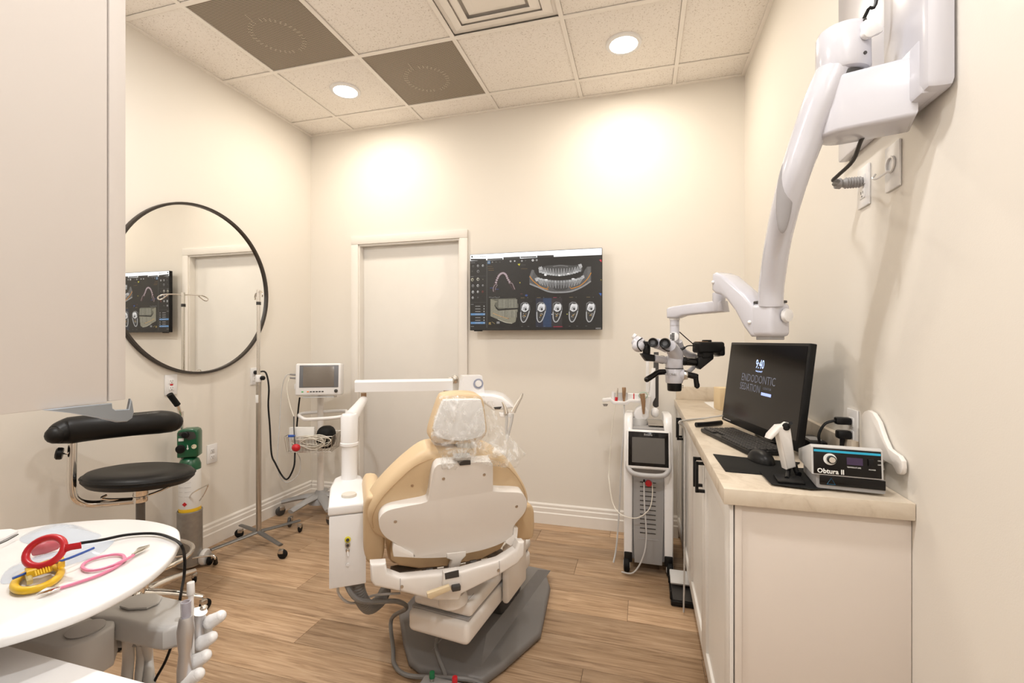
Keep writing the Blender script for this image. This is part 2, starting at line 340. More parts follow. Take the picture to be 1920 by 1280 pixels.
for i in range(len(GX) - 1):
    for j in range(len(GY) - 1):
        a, b_, c, d = tile_at(i, j)
        if b_ < XJ and d < YN: continue
        if (i, j) in ((1, 5), (2, 6)):
            p = tag(B('perforated_return_panel', M_PERF, None, ((a + b_) / 2, (c + d) / 2, ZC + .007), (b_ - a, d - c, .008)), 'larger looking dark perforated ceiling panel nearest the left wall' if j == 5 else 'dark perforated ceiling panel next to the left ceiling light', 'ceiling vent', 'perforated ceiling panels')
            mb = MB(); cx, cy = (a + b_) / 2 - .02, (c + d) / 2 + .03
            for k in range(34):
                if k in (8, 25): continue
                an = k * 2 * math.pi / 34; mb.box((0, 0, 0), (.026, .009, .0012), 0, Matrix.Translation((cx + .135 * math.cos(an), cy + .135 * math.sin(an), ZC + .0026)) @ Matrix.Rotation(an, 4, 'Z'))
            mb.box((cx + .02, cy - .19, ZC + .0026), (.11, .004, .0012)); mb.box((cx - .035, cy - .16, ZC + .0026), (.004, .06, .0012))
            mb.build('fan_ring', M_RING, p)
            continue
        if (i, j) == (3, 5):
            dv = thing('air_diffuser', ((a + b_) / 2, (c + d) / 2, ZC), 'white square stepped air diffuser in the ceiling', 'ceiling vent')
            cx, cy = (a + b_) / 2, (c + d) / 2
            bx('back_pan', M_TBAR, dv, (a, c, ZC + .012), (b_, d, ZC + .016))
            for half, z0, z1 in ((.270, ZC + .010, ZC - .004), (.215, ZC + .004, ZC - .014), (.150, ZC - .004, ZC - .022)):
                m1 = MB(); q = half - .045
                vs = [(cx + sx * h, cy + sy * h, z) for h, z in ((half, z0), (q, z1), (q - .004, z1 + .003), (half - .008, z0 + .004)) for sx, sy in ((-1, -1), (1, -1), (1, 1), (-1, 1))]
                fs = [(r * 4 + k, r * 4 + (k + 1) % 4, ((r + 1) % 4) * 4 + (k + 1) % 4, ((r + 1) % 4) * 4 + k) for r in range(4) for k in range(4)]
                m1.raw(vs, fs).build('cone', M_TBAR, dv, smooth=0)
            bx('centre_plate', M_TBAR, dv, (cx - .105, cy - .105, ZC - .024), (cx + .105, cy + .105, ZC - .019), .003)
            continue
        bx('ceiling_tile', M_TILE, ceiling, (a, c, ZC + .004), (b_, d, ZC + .016), 0.002)
# recessed lamps
M_LENS = emat('lamp_lens', (1.0, 0.93, 0.82), 14.0)
for k, (x, y) in enumerate(LAMPS):
    names = ['round ceiling light above the left door corner', 'round ceiling light above the wall screen', 'unseen round ceiling light added as fill over the stool side', 'unseen round ceiling light added as fill near the microscope mount', 'unseen round ceiling light added as fill in the entrance']
    t = thing('ceiling_light', (x, y, ZC - .01), names[k], 'ceiling light', 'recessed ceiling lights')
    MB().lathe([(.078, .0), (.098, .002), (.100, .006), (.100, .012), (.078, .012), (.078, 0)], Matrix.Translation((x, y, ZC - .0085)), 40).build('trim_ring', M_WHITE, t)
    MB().lathe([(0, 0), (.078, 0), (.078, .004), (0, .004)], Matrix.Translation((x, y, ZC - .006)), 40).build('lens', M_LENS, t)
    ld = bpy.data.lights.new('downlight', 'AREA'); ld.shape = 'DISK'; ld.size = .15; ld.energy = LAMP_POWER[k]; ld.color = LAMP_COLOR[k]
    lo = bpy.data.objects.new('downlight', ld); COL.objects.link(lo); lo.parent = t; lo.location = (0, 0, -.004)
# ================================================================== right side: base cabinets, worktop
CT = 0.914; CXF = 0.208; CY0 = 1.322
def stone_mat():
    m = bpy.data.materials.new('worktop_laminate'); nt, b = nodes_of(m); L = nt.links; N = nt.nodes.new
    tc = N('ShaderNodeTexCoord'); n = N('ShaderNodeTexNoise'); n.inputs['Scale'].default_value = 9; n.inputs['Detail'].default_value = 9; n.inputs['Distortion'].default_value = 1.4; n.inputs['Roughness'].default_value = .65
    L.new(tc.outputs['Object'], n.inputs['Vector']); cr = N('ShaderNodeValToRGB'); e = cr.color_ramp.elements
    e[0].position = .3; e[0].color = (.50, .41, .31, 1); e[1].position = .62; e[1].color = (.66, .575, .465, 1)
    k = e.new(.47); k.color = (.62, .53, .42, 1)
    L.new(n.outputs['Fac'], cr.inputs[0]); L.new(cr.outputs[0], b.inputs['Base Color']); b.inputs['Roughness'].default_value = .3; return m
M_STONE = stone_mat()
wt = tag(bx('worktop', M_STONE, None, (CXF, CY0, CT - .042), (XR - .001, YB - .001, CT), .002), 'mottled beige stone-look worktop along the right wall', 'worktop')
tag(bx('backsplash', M_STONE, None, (XR - .021, CY0 + .30, CT), (XR - .001, YB - .022, CT + .085), .002), 'long stone-look backsplash strip on the right wall', 'backsplash', 'worktop backsplashes')
tag(bx('backsplash', M_STONE, None, (CXF + .01, YB - .021, CT), (XR - .001, YB - .001, CT + .085), .002), 'short stone-look backsplash strip on the far wall', 'backsplash', 'worktop backsplashes')
DF = .226                                        # plane of the door faces
def handle(parent, y, z0, z1):
    mb = MB(); x = DF - .028
    mb.box((x, y, (z0 + z1) / 2), (.011, .011, z1 - z0), .001)
    for z in (z0 + .006, z1 - .006): mb.box(((x + DF) / 2, y, z), (DF - x, .011, .011), .001)
    return mb.build('handle', M_BLACK, parent)
def cab_door(parent, y0, y1, hy):
    z0, z1 = .095, CT - .052
    mb = MB(); s = .062
    for a, b_, c, d in ((y0, y0 + s, z0, z1), (y1 - s, y1, z0, z1), (y0 + s, y1 - s, z0, z0 + s), (y0 + s, y1 - s, z1 - s, z1)):
        mb.box((DF + .0095, (a + b_) / 2, (c + d) / 2), (.019, b_ - a, d - c), .0015)
    d = mb.build('door', M_CABW, parent)
    bx('panel', M_CABW, d, (DF + .009, y0 + s, z0 + s), (DF + .0185, y1 - s, z1 - s))
    handle(d, hy, .735, .850); return d
def base_cab(y0, y1, label):
    t = thing('base_cabinet', (.43, (y0 + y1) / 2, 0), label, 'cabinet', 'base cabinets along the right wall')
    bx('body', M_CABW, t, (DF + .021, y0 + .001, .09), (XR - .002, y1 - .001, CT - .043))
    bx('toe_kick', M_CABW, t, (DF + .075, y0 + .001, 0), (XR - .002, y1 - .001, .09))
    ym = (y0 + y1) / 2
    cab_door(t, y0 + .003, ym - .0015, ym - .036); cab_door(t, ym + .0015, y1 - .003, ym + .036); return t
base_cab(1.362, 2.412, 'near white shaker base cabinet with two black bar handles'); c2 = base_cab(2.414, 3.236, 'far white shaker base cabinet beside the laser tower')
ep = thing('cabinet_end_panel', (.43, 1.35, 0), 'tall plain beige end panel closing the near end of the cabinets', 'panel')
bx('end_board', M_CABP, ep, (.2375, 1.340, 0), (XR - .0015, 1.3585, CT - .043), .001)
bx('edge_strip', M_CABP, ep, (.2375, 1.3365, 0), (.254, 1.340, CT - .043), .0008)
bx('front_filler', M_CABW, ep, (DF, 1.3405, 0), (.2345, 1.3615, CT - .043), .001)

# ------------------------------------------------------------------ things on the worktop
def wallplate(name, wall, c, w_, h_, label, group='wall outlets', kind='outlet'):
    """wall: 'L' faces +x, 'R' faces -x, 'B' faces -y"""
    t = thing(name, c, label, 'outlet' if kind == 'outlet' else 'wall plate', group)
    n = {'L': V3((1, 0, 0)), 'R': V3((-1, 0, 0)), 'B': V3((0, -1, 0))}[wall]; M = look(V3(c), n)
    MB().box((0, 0, .003), (w_, h_, .006), .002, M).build('plate', M_WHITE, t)
    if kind == 'outlet':
        for s in (-1, 1):
            f = MB().box((0, s * .02, .0066), (.033, .028, .003), .001, M).build('socket', M_WHITE, t)
            MB().box((-.006, s * .02 + .003, .0083), (.0022, .008, .0008), 0, M).box((.006, s * .02 + .003, .0083), (.0022, .007, .0008), 0, M).cyl(M @ V3((0, s * .02 - .008, .0079)), M @ V3((0, s * .02 - .008, .0087)), .0025, n=8).build('slots', M_DGREY, f)
    return t, M
def onct(px, py): return UZ(px, py, CT)
# computer monitor
A = V3((.350, 2.287, .942)); Bn = V3((.482, 1.690, .942)); ux = (Bn - A).normalized(); nn = V3((ux.y, -ux.x, 0))
if nn.x > 0: nn = -nn
tilt = math.radians(7); up_ = (UP * math.cos(tilt) - nn * math.sin(tilt)).normalized(); nrm = ux.cross(up_)
if nrm.x > 0: nrm = -nrm
mw = (Bn - A).length; mh = .355
MM = basis(ux, up_, nrm, A)                         # x along the screen, y up the screen, z out of the screen
if MM.to_3x3().determinant() < 0: raise Exception('left-handed')
mo = thing('computer_monitor', A + ux * mw / 2 - nn * .09 - UP * .028, 'large black computer monitor showing a clock and clinic name', 'monitor')
scr = MB().box((mw / 2, mh / 2, -.012), (mw, mh, .024), .004, MM).build('screen_panel', M_BLACK, mo)
MB().box((mw / 2, mh / 2 + .012, .0004), (mw - .016, mh - .044, .0008), 0, MM).build('display', M_BLKG, scr)
MB().box((mw / 2, mh * .5, -.04), (mw * .6, mh * .55, .05), .02, MM).build('rear_housing', M_BLACK, mo)
E_TXT = emat('screen_text_blue', (.42, .55, .95), 1.0); E_DIM = emat('screen_text_dim', (.075, .08, .10), 1.0); E_BAR = emat('screen_bar_blue', (.26, .33, .66), 1.0)
def mt(px, py): p = UPL(px, py, A + nrm * .001, nrm); q = p - A; return q.dot(ux), q.dot(up_)
def mtext(body, px, py, size, m, bold=0, sx=1.0, nm='lettering'):
    x, y = mt(px, py); MB().text(body, size, MM @ Matrix.Translation((x, y, .0012)), bold, .0001, sx).build(nm, m, scr, smooth=0)
mtext('9:40', 1425, 683.5, .050, E_TXT, 0, .80)
mtext('Friday, January 9', 1423, 696, .009, E_TXT, 0, .9)
mtext('ENDODONTIC', 1420, 711.5, .045, E_DIM, -.0003, .92)
mtext('SEDATION', 1405.5, 726.5, .043, E_DIM, -.0003, .86)
mtext('C E N T E R', 1438, 729.5, .012, E_DIM, 0, 1.0)
x0, y0 = mt(1427, 738); x1, y1 = mt(1445.5, 742)
MB().box(((x0 + x1) / 2, (y0 + y1) / 2, .0011), (x1 - x0, .011, .0004), 0, MM).build('button_bar', E_BAR, scr)
MB().box((mw * .1, .011, .0006), (.07, .0022, .0008), 0, MM).build('badge', M_LGREY, scr)
fc = A + ux * mw / 2 - nn * .115
MB().box((fc.x, fc.y, CT + .006), (.16, .2, .012), .005).build('stand_foot', M_BLACK, mo)
MB().tube([(fc.x, fc.y, CT + .01), (fc.x, fc.y, CT + .12), A + ux * mw / 2 + up_ * .15 - nrm * .06], .02, 12, 4).build('stand_neck', M_BLACK, mo)
# keyboard
kx = V3((.262, -.965, 0)).normalized(); ky = V3((.965, .262, 0)); KO = V3((.240, 2.105, CT))
KM = basis(kx, ky, UP, KO)
kb = thing('keyboard', KO + kx * .23 + ky * .07, 'long black keyboard lying under the monitor', 'keyboard')
MB().box((.203, .068, .009), (.406, .138, .016), .005, KM).build('case', M_BLACK, kb)
mb = MB()
for r in range(6):
    n = 21 if r else 18
    for c in range(n):
        if r == 5 and 4 < c < 9: continue
        mb.box((.012 + c * .384 / n + .010, .016 + (5 - r) * .0215, .0195), (.384 / n - .0035, .0175, .006), .0015, KM, 1)
kk = mb.build('keys', M_DGREY, kb, smooth=0); kk['kind'] = 'stuff'
rs = tag(MB().tube([UZ(1305, 796, CT + .012), UZ(1325, 795, CT + .012), UZ(1352, 792, CT + .012)], .011, 12, 6).build('remote_control', M_BLACK, None), 'small slim black remote lying beyond the keyboard', 'remote')
# mouse pad, mouse
pad = [UZ(px, py, CT + .0004) for px, py in ((1337, 852), (1360, 884), (1372, 885.5), (1462, 893), (1500, 868), (1390, 858))]
tag(MB().prism(pad, (0, 0, .003), .0008, 1).build('mouse_pad', M_RUB, None), 'black mouse pad at the worktop edge', 'mouse pad')
mc = UZ(1427, 863, CT + .0045); MMs = basis(kx, ky, UP, mc)
ms = thing('computer_mouse', mc, 'black computer mouse resting on the black pad', 'mouse')
bm_ = MB().ell((0, 0, 0), (.058, .033, .036), MMs.to_3x3().to_4x4(), 24); bm_.v = [(x + mc.x, y + mc.y, max(0, z) + mc.z) for x, y, z in bm_.v]
bm_.build('shell', M_BLACK, ms); MB().box((-.03, 0, .031), (.014, .006, .008), .002, MMs).build('wheel', M_DGREY, ms)
# square mat under the heated gun
mt2 = [UZ(px, py, CT + .0045) for px, py in ((1424, 884.5), (1446, 908), (1522, 917.5), (1580, 917), (1545, 880), (1490, 878))]
tag(MB().prism(mt2, (0, 0, .0025), .0006, 1).build('rubber_mat', M_RUB, None), 'thin black rubber mat under the gun handpiece stand', 'mat')
ZM = CT + .0072
# heated filler unit, two stacked housings
OX, OY = .430, 1.372; fx = V3((.995, -.10, 0)).normalized(); fy = V3((.10, .995, 0)); OM = basis(fx, fy, UP, V3((OX, OY, 0)))
ob = thing('heating_unit', OM @ V3((.075, .07, ZM)), 'grey and black benchtop unit lettered in white with a dial', 'dental device')
W_ = .152
def profx(pts, x0, x1, name, m, parent, r=.004):
    return MB().prism([OM @ V3((x0, y, z)) for y, z in pts], fx * (x1 - x0), r, 2).build(name, m, parent)
lowb = profx([(.000, ZM), (.150, ZM), (.150, .956), (.002, .956)], .006, W_ + .004, 'lower_housing', M_GREYP, ob, .006)
upb = profx([(-.010, .9585), (-.004, 1.0285), (.010, 1.032), (.150, .990), (.150, .9585)], -.006, W_ - .004, 'upper_housing', M_LGREY, ob, .003)
FP = OM @ Matrix.Translation((0, -.0105, .9585)) @ basis(V3((1, 0, 0)), V3((0, .0854, .9963)), V3((0, -.9963, .0854)), V3((0, 0, 0)))
fpl = MB().box((W_ / 2 - .005, .0352, .0006), (W_ - .008, .066, .0016), .0006, FP).build('front_panel', M_BLKG, upb)
E_CY = mat('cyan_stripe', (.02, .40, .62), .4); M_INK = mat('white_ink', (.85, .85, .82), .5); E_VIO = mat('violet_display', (.045, .025, .07), .2)
MB().box((W_ / 2 - .005, .0610, .0018), (W_ - .010, .0055, .0008), 0, FP).build('stripe', E_CY, fpl)
MB().box((.088, .040, .0017), (.034, .018, .0008), 0, FP).build('display', E_VIO, fpl)
MB().text('Obtura II', .0165, FP @ Matrix.Translation((.036, .0100, .0018)), .0004, .0003, .95).build('lettering', M_INK, fpl, smooth=0)
for s_, x_, y_, z_ in (('TEMPERATURE', .086, .0245, .0045), ('POWER', .124, .0225, .0042), ('ON', .139, .046, .0042), ('OFF', .139, .036, .0042)):
    MB().text(s_, z_, FP @ Matrix.Translation((x_, y_, .0018)), 0, .0002).build('lettering', M_INK, fpl, smooth=0)
MB().lathe([(0, 0), (.0145, 0), (.0145, .0015), (0, .002)], FP @ Matrix.Translation((.035, .041, .0014)), 28).build('dial_plate', M_INK, fpl)
MB().lathe([(.0098, 0), (.0098, .010), (.0085, .0115), (0, .0115)], FP @ Matrix.Translation((.037, .041, .003)), 28).build('knob', M_BLACK, fpl)
MB().lathe([(0, 0), (.0078, 0), (.007, .002), (0, .002)], FP @ Matrix.Translation((.037, .041, .0146)), 28).build('knob_cap', M_CHROME, fpl)
MB().box((.122, .040, .003), (.012, .018, .005), .001, FP).build('rocker_switch', M_BLACK, fpl)
MB().box((.084, -.0015, .9425), (W_ - .012, .004, .024), .002, OM).build('lower_window', M_BLKG, lowb)
MB().tube([OM @ V3((.030, -.0040, .934)), OM @ V3((.048, -.0040, .934)), OM @ V3((.039, -.0040, .950))], .0008, 6, 0, True).build('emblem', mat('emblem_blue', (.03, .16, .30), .4), lowb)
# gun handpiece on its stand
gn = thing('gun_handpiece', UZ(1488, 905, ZM), 'cream pistol-shaped handpiece standing in a black holder', 'handpiece')
gd = 1.30
def G(px, py, d=gd): return U(px, py, d)
gv = FW * .030
MB().prism([G(1474, 797), G(1480, 793), G(1483, 800), G(1494, 876), G(1476, 881), G(1461, 812), G(1448, 825), G(1443, 823), G(1446, 815), G(1462, 798)], gv, .006, 3).build('grip', M_CREAMP, gn)
MB().cyl(G(1474, 800, gd - .004), G(1476, 797, gd + .036), PXR(7, gd), n=20, bev=.002).build('rear_ring', M_BLACK, gn)
MB().cyl(G(1479, 799, gd - .002), G(1483, 793, gd - .02), PXR(3.2, gd), n=14).build('plunger', M_BLACK, gn)
MB().tube([G(1490, 872, gd + .015), G(1494, 885, gd + .01), G(1499, 889, gd - .0)], .007, 10, 4).build('cable_boot', M_BLACK, gn)
gb = UZ(1478, 903, ZM)
MB().prism([gb + V3((-.03, -.02, 0)), gb + V3((.035, -.02, 0)), gb + V3((.04, .045, 0)), gb + V3((-.025, .045, 0))], (0, 0, .007), .002, 2).tube([gb + V3((.0, .012, .005)), G(1478, 870, gd + .034), G(1470, 812, gd + .036)], .0065, 10, 4).build('holder', M_BLACK, gn)
# cream card box and paper by the far backsplash, adapter behind the unit
tag(MB().box((0, 0, .062), (.085, .085, .124), .003, yawm(UZ(1352, 768, CT) + V3((.02, .02, 0)), .25)).build('tissue_carton', M_BEIGE, None), 'cream cardboard box standing behind the monitor', 'box')
tag(MB().prism([UZ(px, py, CT + .0002) for px, py in ((1320, 754), (1338, 766), (1352, 767), (1352, 753))], (0, 0, .0016)).build('paper_note', M_PAPER, None), 'white paper slip lying near the far end of the worktop', 'paper')
ad = thing('power_adapter', (.560, 1.80, CT), 'black power supply box behind the lettered unit', 'power adapter')
MB().box((.560, 1.80, CT + .028), (.055, .13, .056), .006).build('case', M_BLACK, ad); MB().box((.560, 1.79, CT + .0565), (.035, .06, .001), 0).build('sticker', M_LGREY, ad)
# outlet with two black plugs
oc = UX(1601, 803, XR - .0005); wo, WM = wallplate('wall_outlet', 'R', oc, .072, .118, 'white outlet with two black plugs beside the lettered unit')
ob2 = [U(1578, 791, 1.30), U(1579, 812, 1.33)]
pl = thing('power_plug', WM @ V3((0, .02, .01)), 'upper black plug with a curling cord behind the lettered unit', 'power plug', 'plugs in the worktop outlet')
MB().box((0, .022, .030), (.026, .022, .042), .005, WM).build('plug_body', M_BLACK, pl)
p0 = WM @ V3((0, .022, .05)); TU('cord', M_BLACK, pl, [p0, p0 + V3((-.028, -.0, -.012)), p0 + V3((-.045, .0, -.05)), p0 + V3((-.035, .0, -.09)), V3((p0.x - .020, p0.y - .01, CT + .006))], .0042)
pl = thing('power_plug', WM @ V3((0, -.02, .01)), 'lower black plug hanging its cord behind the lettered unit', 'power plug', 'plugs in the worktop outlet')
MB().box((0, -.020, .028), (.030, .026, .038), .006, WM).build('plug_body', M_BLACK, pl)
p0 = WM @ V3((0, -.03, .03)); TU('cord', M_BLACK, pl, [p0, p0 + V3((-.002, 0, -.03)), V3((p0.x - .003, p0.y, CT + .0065))], [.008, .0042])
# white contoured board leaning on the wall
wv = [(1614, 779), (1620, 771), (1627, 768.5), (1636, 774), (1646, 790), (1652, 808), (1657, 822), (1665, 840), (1675, 848), (1684, 854), (1690, 864), (1691, 876), (1690, 886), (1686, 889.5), (1681, 888), (1676, 878), (1672, 872), (1655, 862), (1648, 868), (1650, 880), (1640, 889), (1616, 873)]
tag(MB().prism([UX(px, py, XR - .016) for px, py in wv], (.012, 0, 0), .003, 2).build('contoured_board', M_CREAMP, None), 'white wavy-edged plastic board leaning on the wall behind the lettered unit', 'board')
tag(TU('grey_cable', M_LGREY, None, [UZ(1354, 779, CT + .05), UZ(1320, 784, CT + .006), UZ(1290, 787, CT + .006), UZ(1278, 792, CT + .006) + V3((-.012, 0, 0)), V3((CXF - .012, 2.33, CT - .04)), V3((CXF - .012, 2.345, CT - .2)), V3((CXF - .012, 2.345, .3)), V3((CXF - .016, 2.340, .008))], .0042), 'grey cable running over the worktop edge down the cabinet', 'cable')
# right wall plates by the microscope mount
oc = UX(1622, 350, XR - .0005); wp, WM2 = wallplate('wall_outlet', 'R', oc, .072, .118, 'outlet with a grey ribbed plug below the microscope mount')
pg = thing('ribbed_plug', WM2 @ V3((0, .014, .01)), 'dark grey ribbed plug under the microscope mount', 'power plug')
mb = MB(); prf = [(0, .0105), (.014, .0105)]
for k in range(6): prf += [(.0165, .014 + k * .007), (.0135, .018 + k * .007)]
prf += [(.011, .058), (.016, .064), (.014, .076), (.006, .080), (0, .080)]
mb.lathe(prf, WM2 @ Matrix.Translation((0, .015, 0)), 18).build('plug_body', M_GREYP, pg)
oc = UX(1677, 312, XR - .0005); wp3, WM3 = wallplate('cable_plate', 'R', oc, .072, .118, 'blank wall plate with a clear plastic loop beside the ribbed plug', 'wall outlets', 'plate')
MB().lathe([(.018, .006), (.022, .008), (.022, .012), (.017, .012), (.018, .006)], WM3 @ Matrix.Translation((0, .006, 0)), 20).build('cap', M_WHITE, wp3)
TU('clear_loop', M_WHITE, wp3, [WM3 @ V3(p) for p in ((.0, -.01, .012), (-.015, -.022, .03), (-.03, -.018, .035), (-.034, -.006, .028))], .003)

# ------------------------------------------------------------------ surgical microscope on its wall arm
mi = thing('surgical_microscope', (.60, 1.26, 1.83), 'white wall-mounted dental microscope on a long jointed arm', 'microscope')
hs = bx('mount_housing', M_SCOPE, mi, (.574, 1.166, 1.832), (XR - .001, 1.360, 2.62), .018)
bx('housing_lower_cover', M_SCOPE, hs, (.5725, 1.185, 1.829), (.61, 1.357, 1.955), .010)
bx('wall_rail', M_SCOPE, mi, (.602, 1.361, 1.868), (XR - .001, 1.70, 2.55), .006)
Pv = V3((.475, 1.312, 0)); Q = V3((.602, 1.272, 0)); dd = (Q - Pv).normalized(); pp = V3((dd.y, -dd.x, 0)); rr = .052
outl = [Pv - dd * (rr * math.cos(a)) + pp * (rr * math.sin(a)) for a in [math.radians(x) for x in range(-90, 91, 15)]] + [Q + pp * rr, Q - pp * rr]
sw = MB().prism([p + UP * 1.800 for p in outl], (0, 0, .137), .010, 3).build('swivel_block', M_SCOPE, mi)
MB().cyl(Pv + UP * 1.935, Pv + UP * 1.948, .045, n=28).build('pivot_gap', M_DGREY, sw)
ar = MB()
cl = [(1583, 62, 1.13, 40), (1578, 96, 1.13, 47), (1562, 140, 1.14, 41), (1540, 190, 1.15, 40), (1514, 258, 1.175, 37), (1486, 340, 1.205, 33), (1461, 440, 1.27, 29), (1447, 530, 1.335, 28), (1445, 572, 1.35, 28)]
ua = ar.tube([U(a, b, d) for a, b, d, q in cl[2:]], [PXR(q, d) * .93 for a, b, d, q in cl[2:]], 24, 6, flat=(1.0, .82)).build('upper_arm', M_SCOPE, mi)
MB().cyl(Pv + UP * 1.950, Pv + UP * 2.062, .057, .056, n=36, bev=.012).build('pivot_barrel', M_SCOPE, ua)
kn = Pv - FW * .055 + RT * .02
MB().prism([kn + UP * 2.03 + RT * (.024 * math.cos(a) * (1 + .18 * math.cos(3 * a))) + UP * (.020 * math.sin(a) * (1 + .18 * math.cos(3 * a)) - .005) for a in [k * math.pi / 12 for k in range(24)]], FW * -.014, .004, 2).build('clamp_knob', M_WHITE, ua)
for zz in (2.052, 1.975): MB().cyl(Pv - FW * .0545 + RT * .012 + UP * zz, Pv - FW * .0580 + RT * .012 + UP * zz, .004, n=10).build('bolt_hole', M_DGREY, ua)
ax_ = (U(1465, 420, 1.27) - U(1487, 318, 1.2)).normalized()
sl = look(U(1471, 368, 1.232 - .0365), -FW + RT * -.25, up=-ax_)
MB().ell(sl.to_translation(), (.0195, .096, .007), sl.to_3x3().to_4x4(), 28).build('arm_slot_shade', mat('slot_shade_grey', (.30, .285, .29), .4), ua)  # raised grey oval paints the shade of a hollow slot in the arm
eb = U(1444, 600, 1.36); EM = camframe(eb, .35)
el = MB().box((0, 0, 0), (.078, .075, .098), .014, EM, 3).build('elbow', M_SCOPE, mi)
MB().box((0, 0, -.052), (.056, .05, .012), .002, EM).build('elbow_underplate', M_GREYP, el)
MB().cyl(EM @ V3((.012, -.040, .012)), EM @ V3((.012, -.052, .012)), .021, .019, 12, .003).build('clamp_knob', M_WHITE, el)
MB().box((0, 0, .053), (.066, .06, .008), .002, EM).build('joint_gap', M_DGREY, el)
pA, pB = U(1335, 540, 1.52), U(1418, 600, 1.36); hn = V3((pB.y - pA.y, -(pB.x - pA.x), 0)).normalized()
if hn.dot(FW) < 0: hn = -hn
ctr = [(1334, 513), (1340, 510), (1353, 515), (1376, 535), (1395, 552), (1407.5, 567.5), (1416, 581), (1420.5, 594), (1420.5, 618), (1415, 631), (1406, 631), (1393, 613), (1376, 581.6), (1360.6, 561), (1350, 553), (1339, 550), (1333, 543)]
la = MB().prism([UPL(a, b, pA, hn) for a, b in ctr], hn * .078, .010, 3).build('spring_arm', M_SCOPE, mi)
for a, b in ((1337, 529), (1405.5, 604)): MB().ell(UPL(a, b, pA - hn * .0005, hn), (.006, .006, .006), n=12).build('cap_screw', M_WHITE, la)
H0, H1 = U(1262, 585, 1.75), U(1362, 575, 1.57); hd_ = V3((H1.y - H0.y, -(H1.x - H0.x), 0)).normalized()
if hd_.dot(FW) < 0: hd_ = -hd_
ho = [(1248, 580), (1251, 576), (1259, 574), (1300, 568), (1338, 563.5), (1352, 563), (1356, 584), (1330, 586.5), (1300, 589), (1278, 591.5), (1266, 596), (1249, 596)]
fa = MB().prism([UPL(a, b, H0 - hd_ * .022, hd_) for a, b in ho], hd_ * .044, .008, 3).build('fore_arm', M_SCOPE, mi)
hp_ = U(1348, 570, 1.59); MB().cyl(hp_ + UP * -.024, hp_ + UP * .040, .021, n=24, bev=.003).build('fore_arm_pivot', M_SCOPE, fa)
D0 = 1.75
def S(px, py, o=0.0): return U(px, py, D0 + o)
k1 = PXR(1, D0)
col = MB().cyl(S(1265, 642), S(1265, 594), 8.3 * k1, n=28).build('hanging_column', M_SCOPE, mi)
MB().cyl(S(1265, 600), S(1265, 596), 9.3 * k1, n=28).build('collar', M_WHITE, col); MB().cyl(S(1265, 610.6), S(1265, 610), 8.6 * k1, n=28).build('seam', M_GREYP, col)
vg = MB().cyl(S(1264, 631, -.004), S(1263.5, 631, -.024), 8.6 * k1, n=28, bev=.002).build('vent_grille', M_WHITE, col)
mb = MB()
for i in range(-2, 3):
    for j in range(-2, 3):
        if i * i + j * j < 7: mb.box((i * .0058, 0, j * .0058), (.0046, .001, .0046), 0, camframe(S(1263.5, 631, -.0244), 0))
mb.build('vent_holes', M_DGREY, vg)
MB().tube([S(1273, 640, .01), S(1279, 655, .03), S(1290, 664, .05), S(1303, 668, .05), S(1303, 684, .05), S(1290, 697, .03), S(1280, 702, .01)], [.012, .012, .014, .010, .008, .009, .014], 14, 6).build('yoke_arm', M_SCOPE, mi)
# head
hb = MB().lathe([(0, 0), (.0295, 0), (.0320, .006), (.0325, .050), (.0310, .054)], look(S(1264, 717.5), UP), 32).build('zoom_body', M_SCOPE, mi)
MB().lathe([(.0310, 0), (.0322, .002), (.0322, .040), (.026, .048), (0, .048)], look(S(1264, 690.5), UP), 32).build('upper_drum', M_SCOPE, hb)
MB().cyl(S(1264, 690.6), S(1264, 689.4), .0335, n=32).build('seam_ring', M_DGREY, hb)
MB().lathe([(0, 0), (.023, 0), (.0255, .003), (.0265, .028), (0, .028)], look(S(1264.5, 732.5), UP), 32).build('objective', M_BLACK, hb)
MB().cyl(S(1277, 725), S(1281, 725), .006, n=14).build('objective_screw', M_CHROME, hb)
MB().text('GLOBAL', .0115, camframe(S(1258.0, 701.5, -.0332), -.12) @ Matrix.Rotation(math.pi / 2, 4, 'X'), .0001, .0012).build('lettering', M_GREYP, hb, smooth=0)
MB().cyl(S(1274, 702, -.006), S(1283, 702.5, -.012), .026, .022, 24, .003).build('side_boss', M_SCOPE, hb)
MB().cyl(S(1281, 702.5, -.010), S(1290, 703, -.016), .0185, .0165, 24, .002).build('friction_knob', M_STEEL, hb)
MB().tube([S(1289, 702, -.015), S(1300, 704.5, -.02), S(1306, 706, -.02)], .0115, 12, 4).tube([S(1304, 702, -.02), S(1305, 712, -.022), S(1307, 725, -.022)], [.011, .009, .010], 12, 4).ell(S(1307, 722, -.022), (.0095, .0095, .013)).build('grip_handle', M_BLKG, hb)
MB().tube([S(1246, 697, -.01), S(1234, 698, -.02), S(1226, 703, -.03), S(1213, 711, -.04)], [.011, .011, .010, .0105], 12, 5).ell(S(1213, 711, -.04), (.0105, .0105, .0105)).build('grip_handle', M_BLKG, hb)
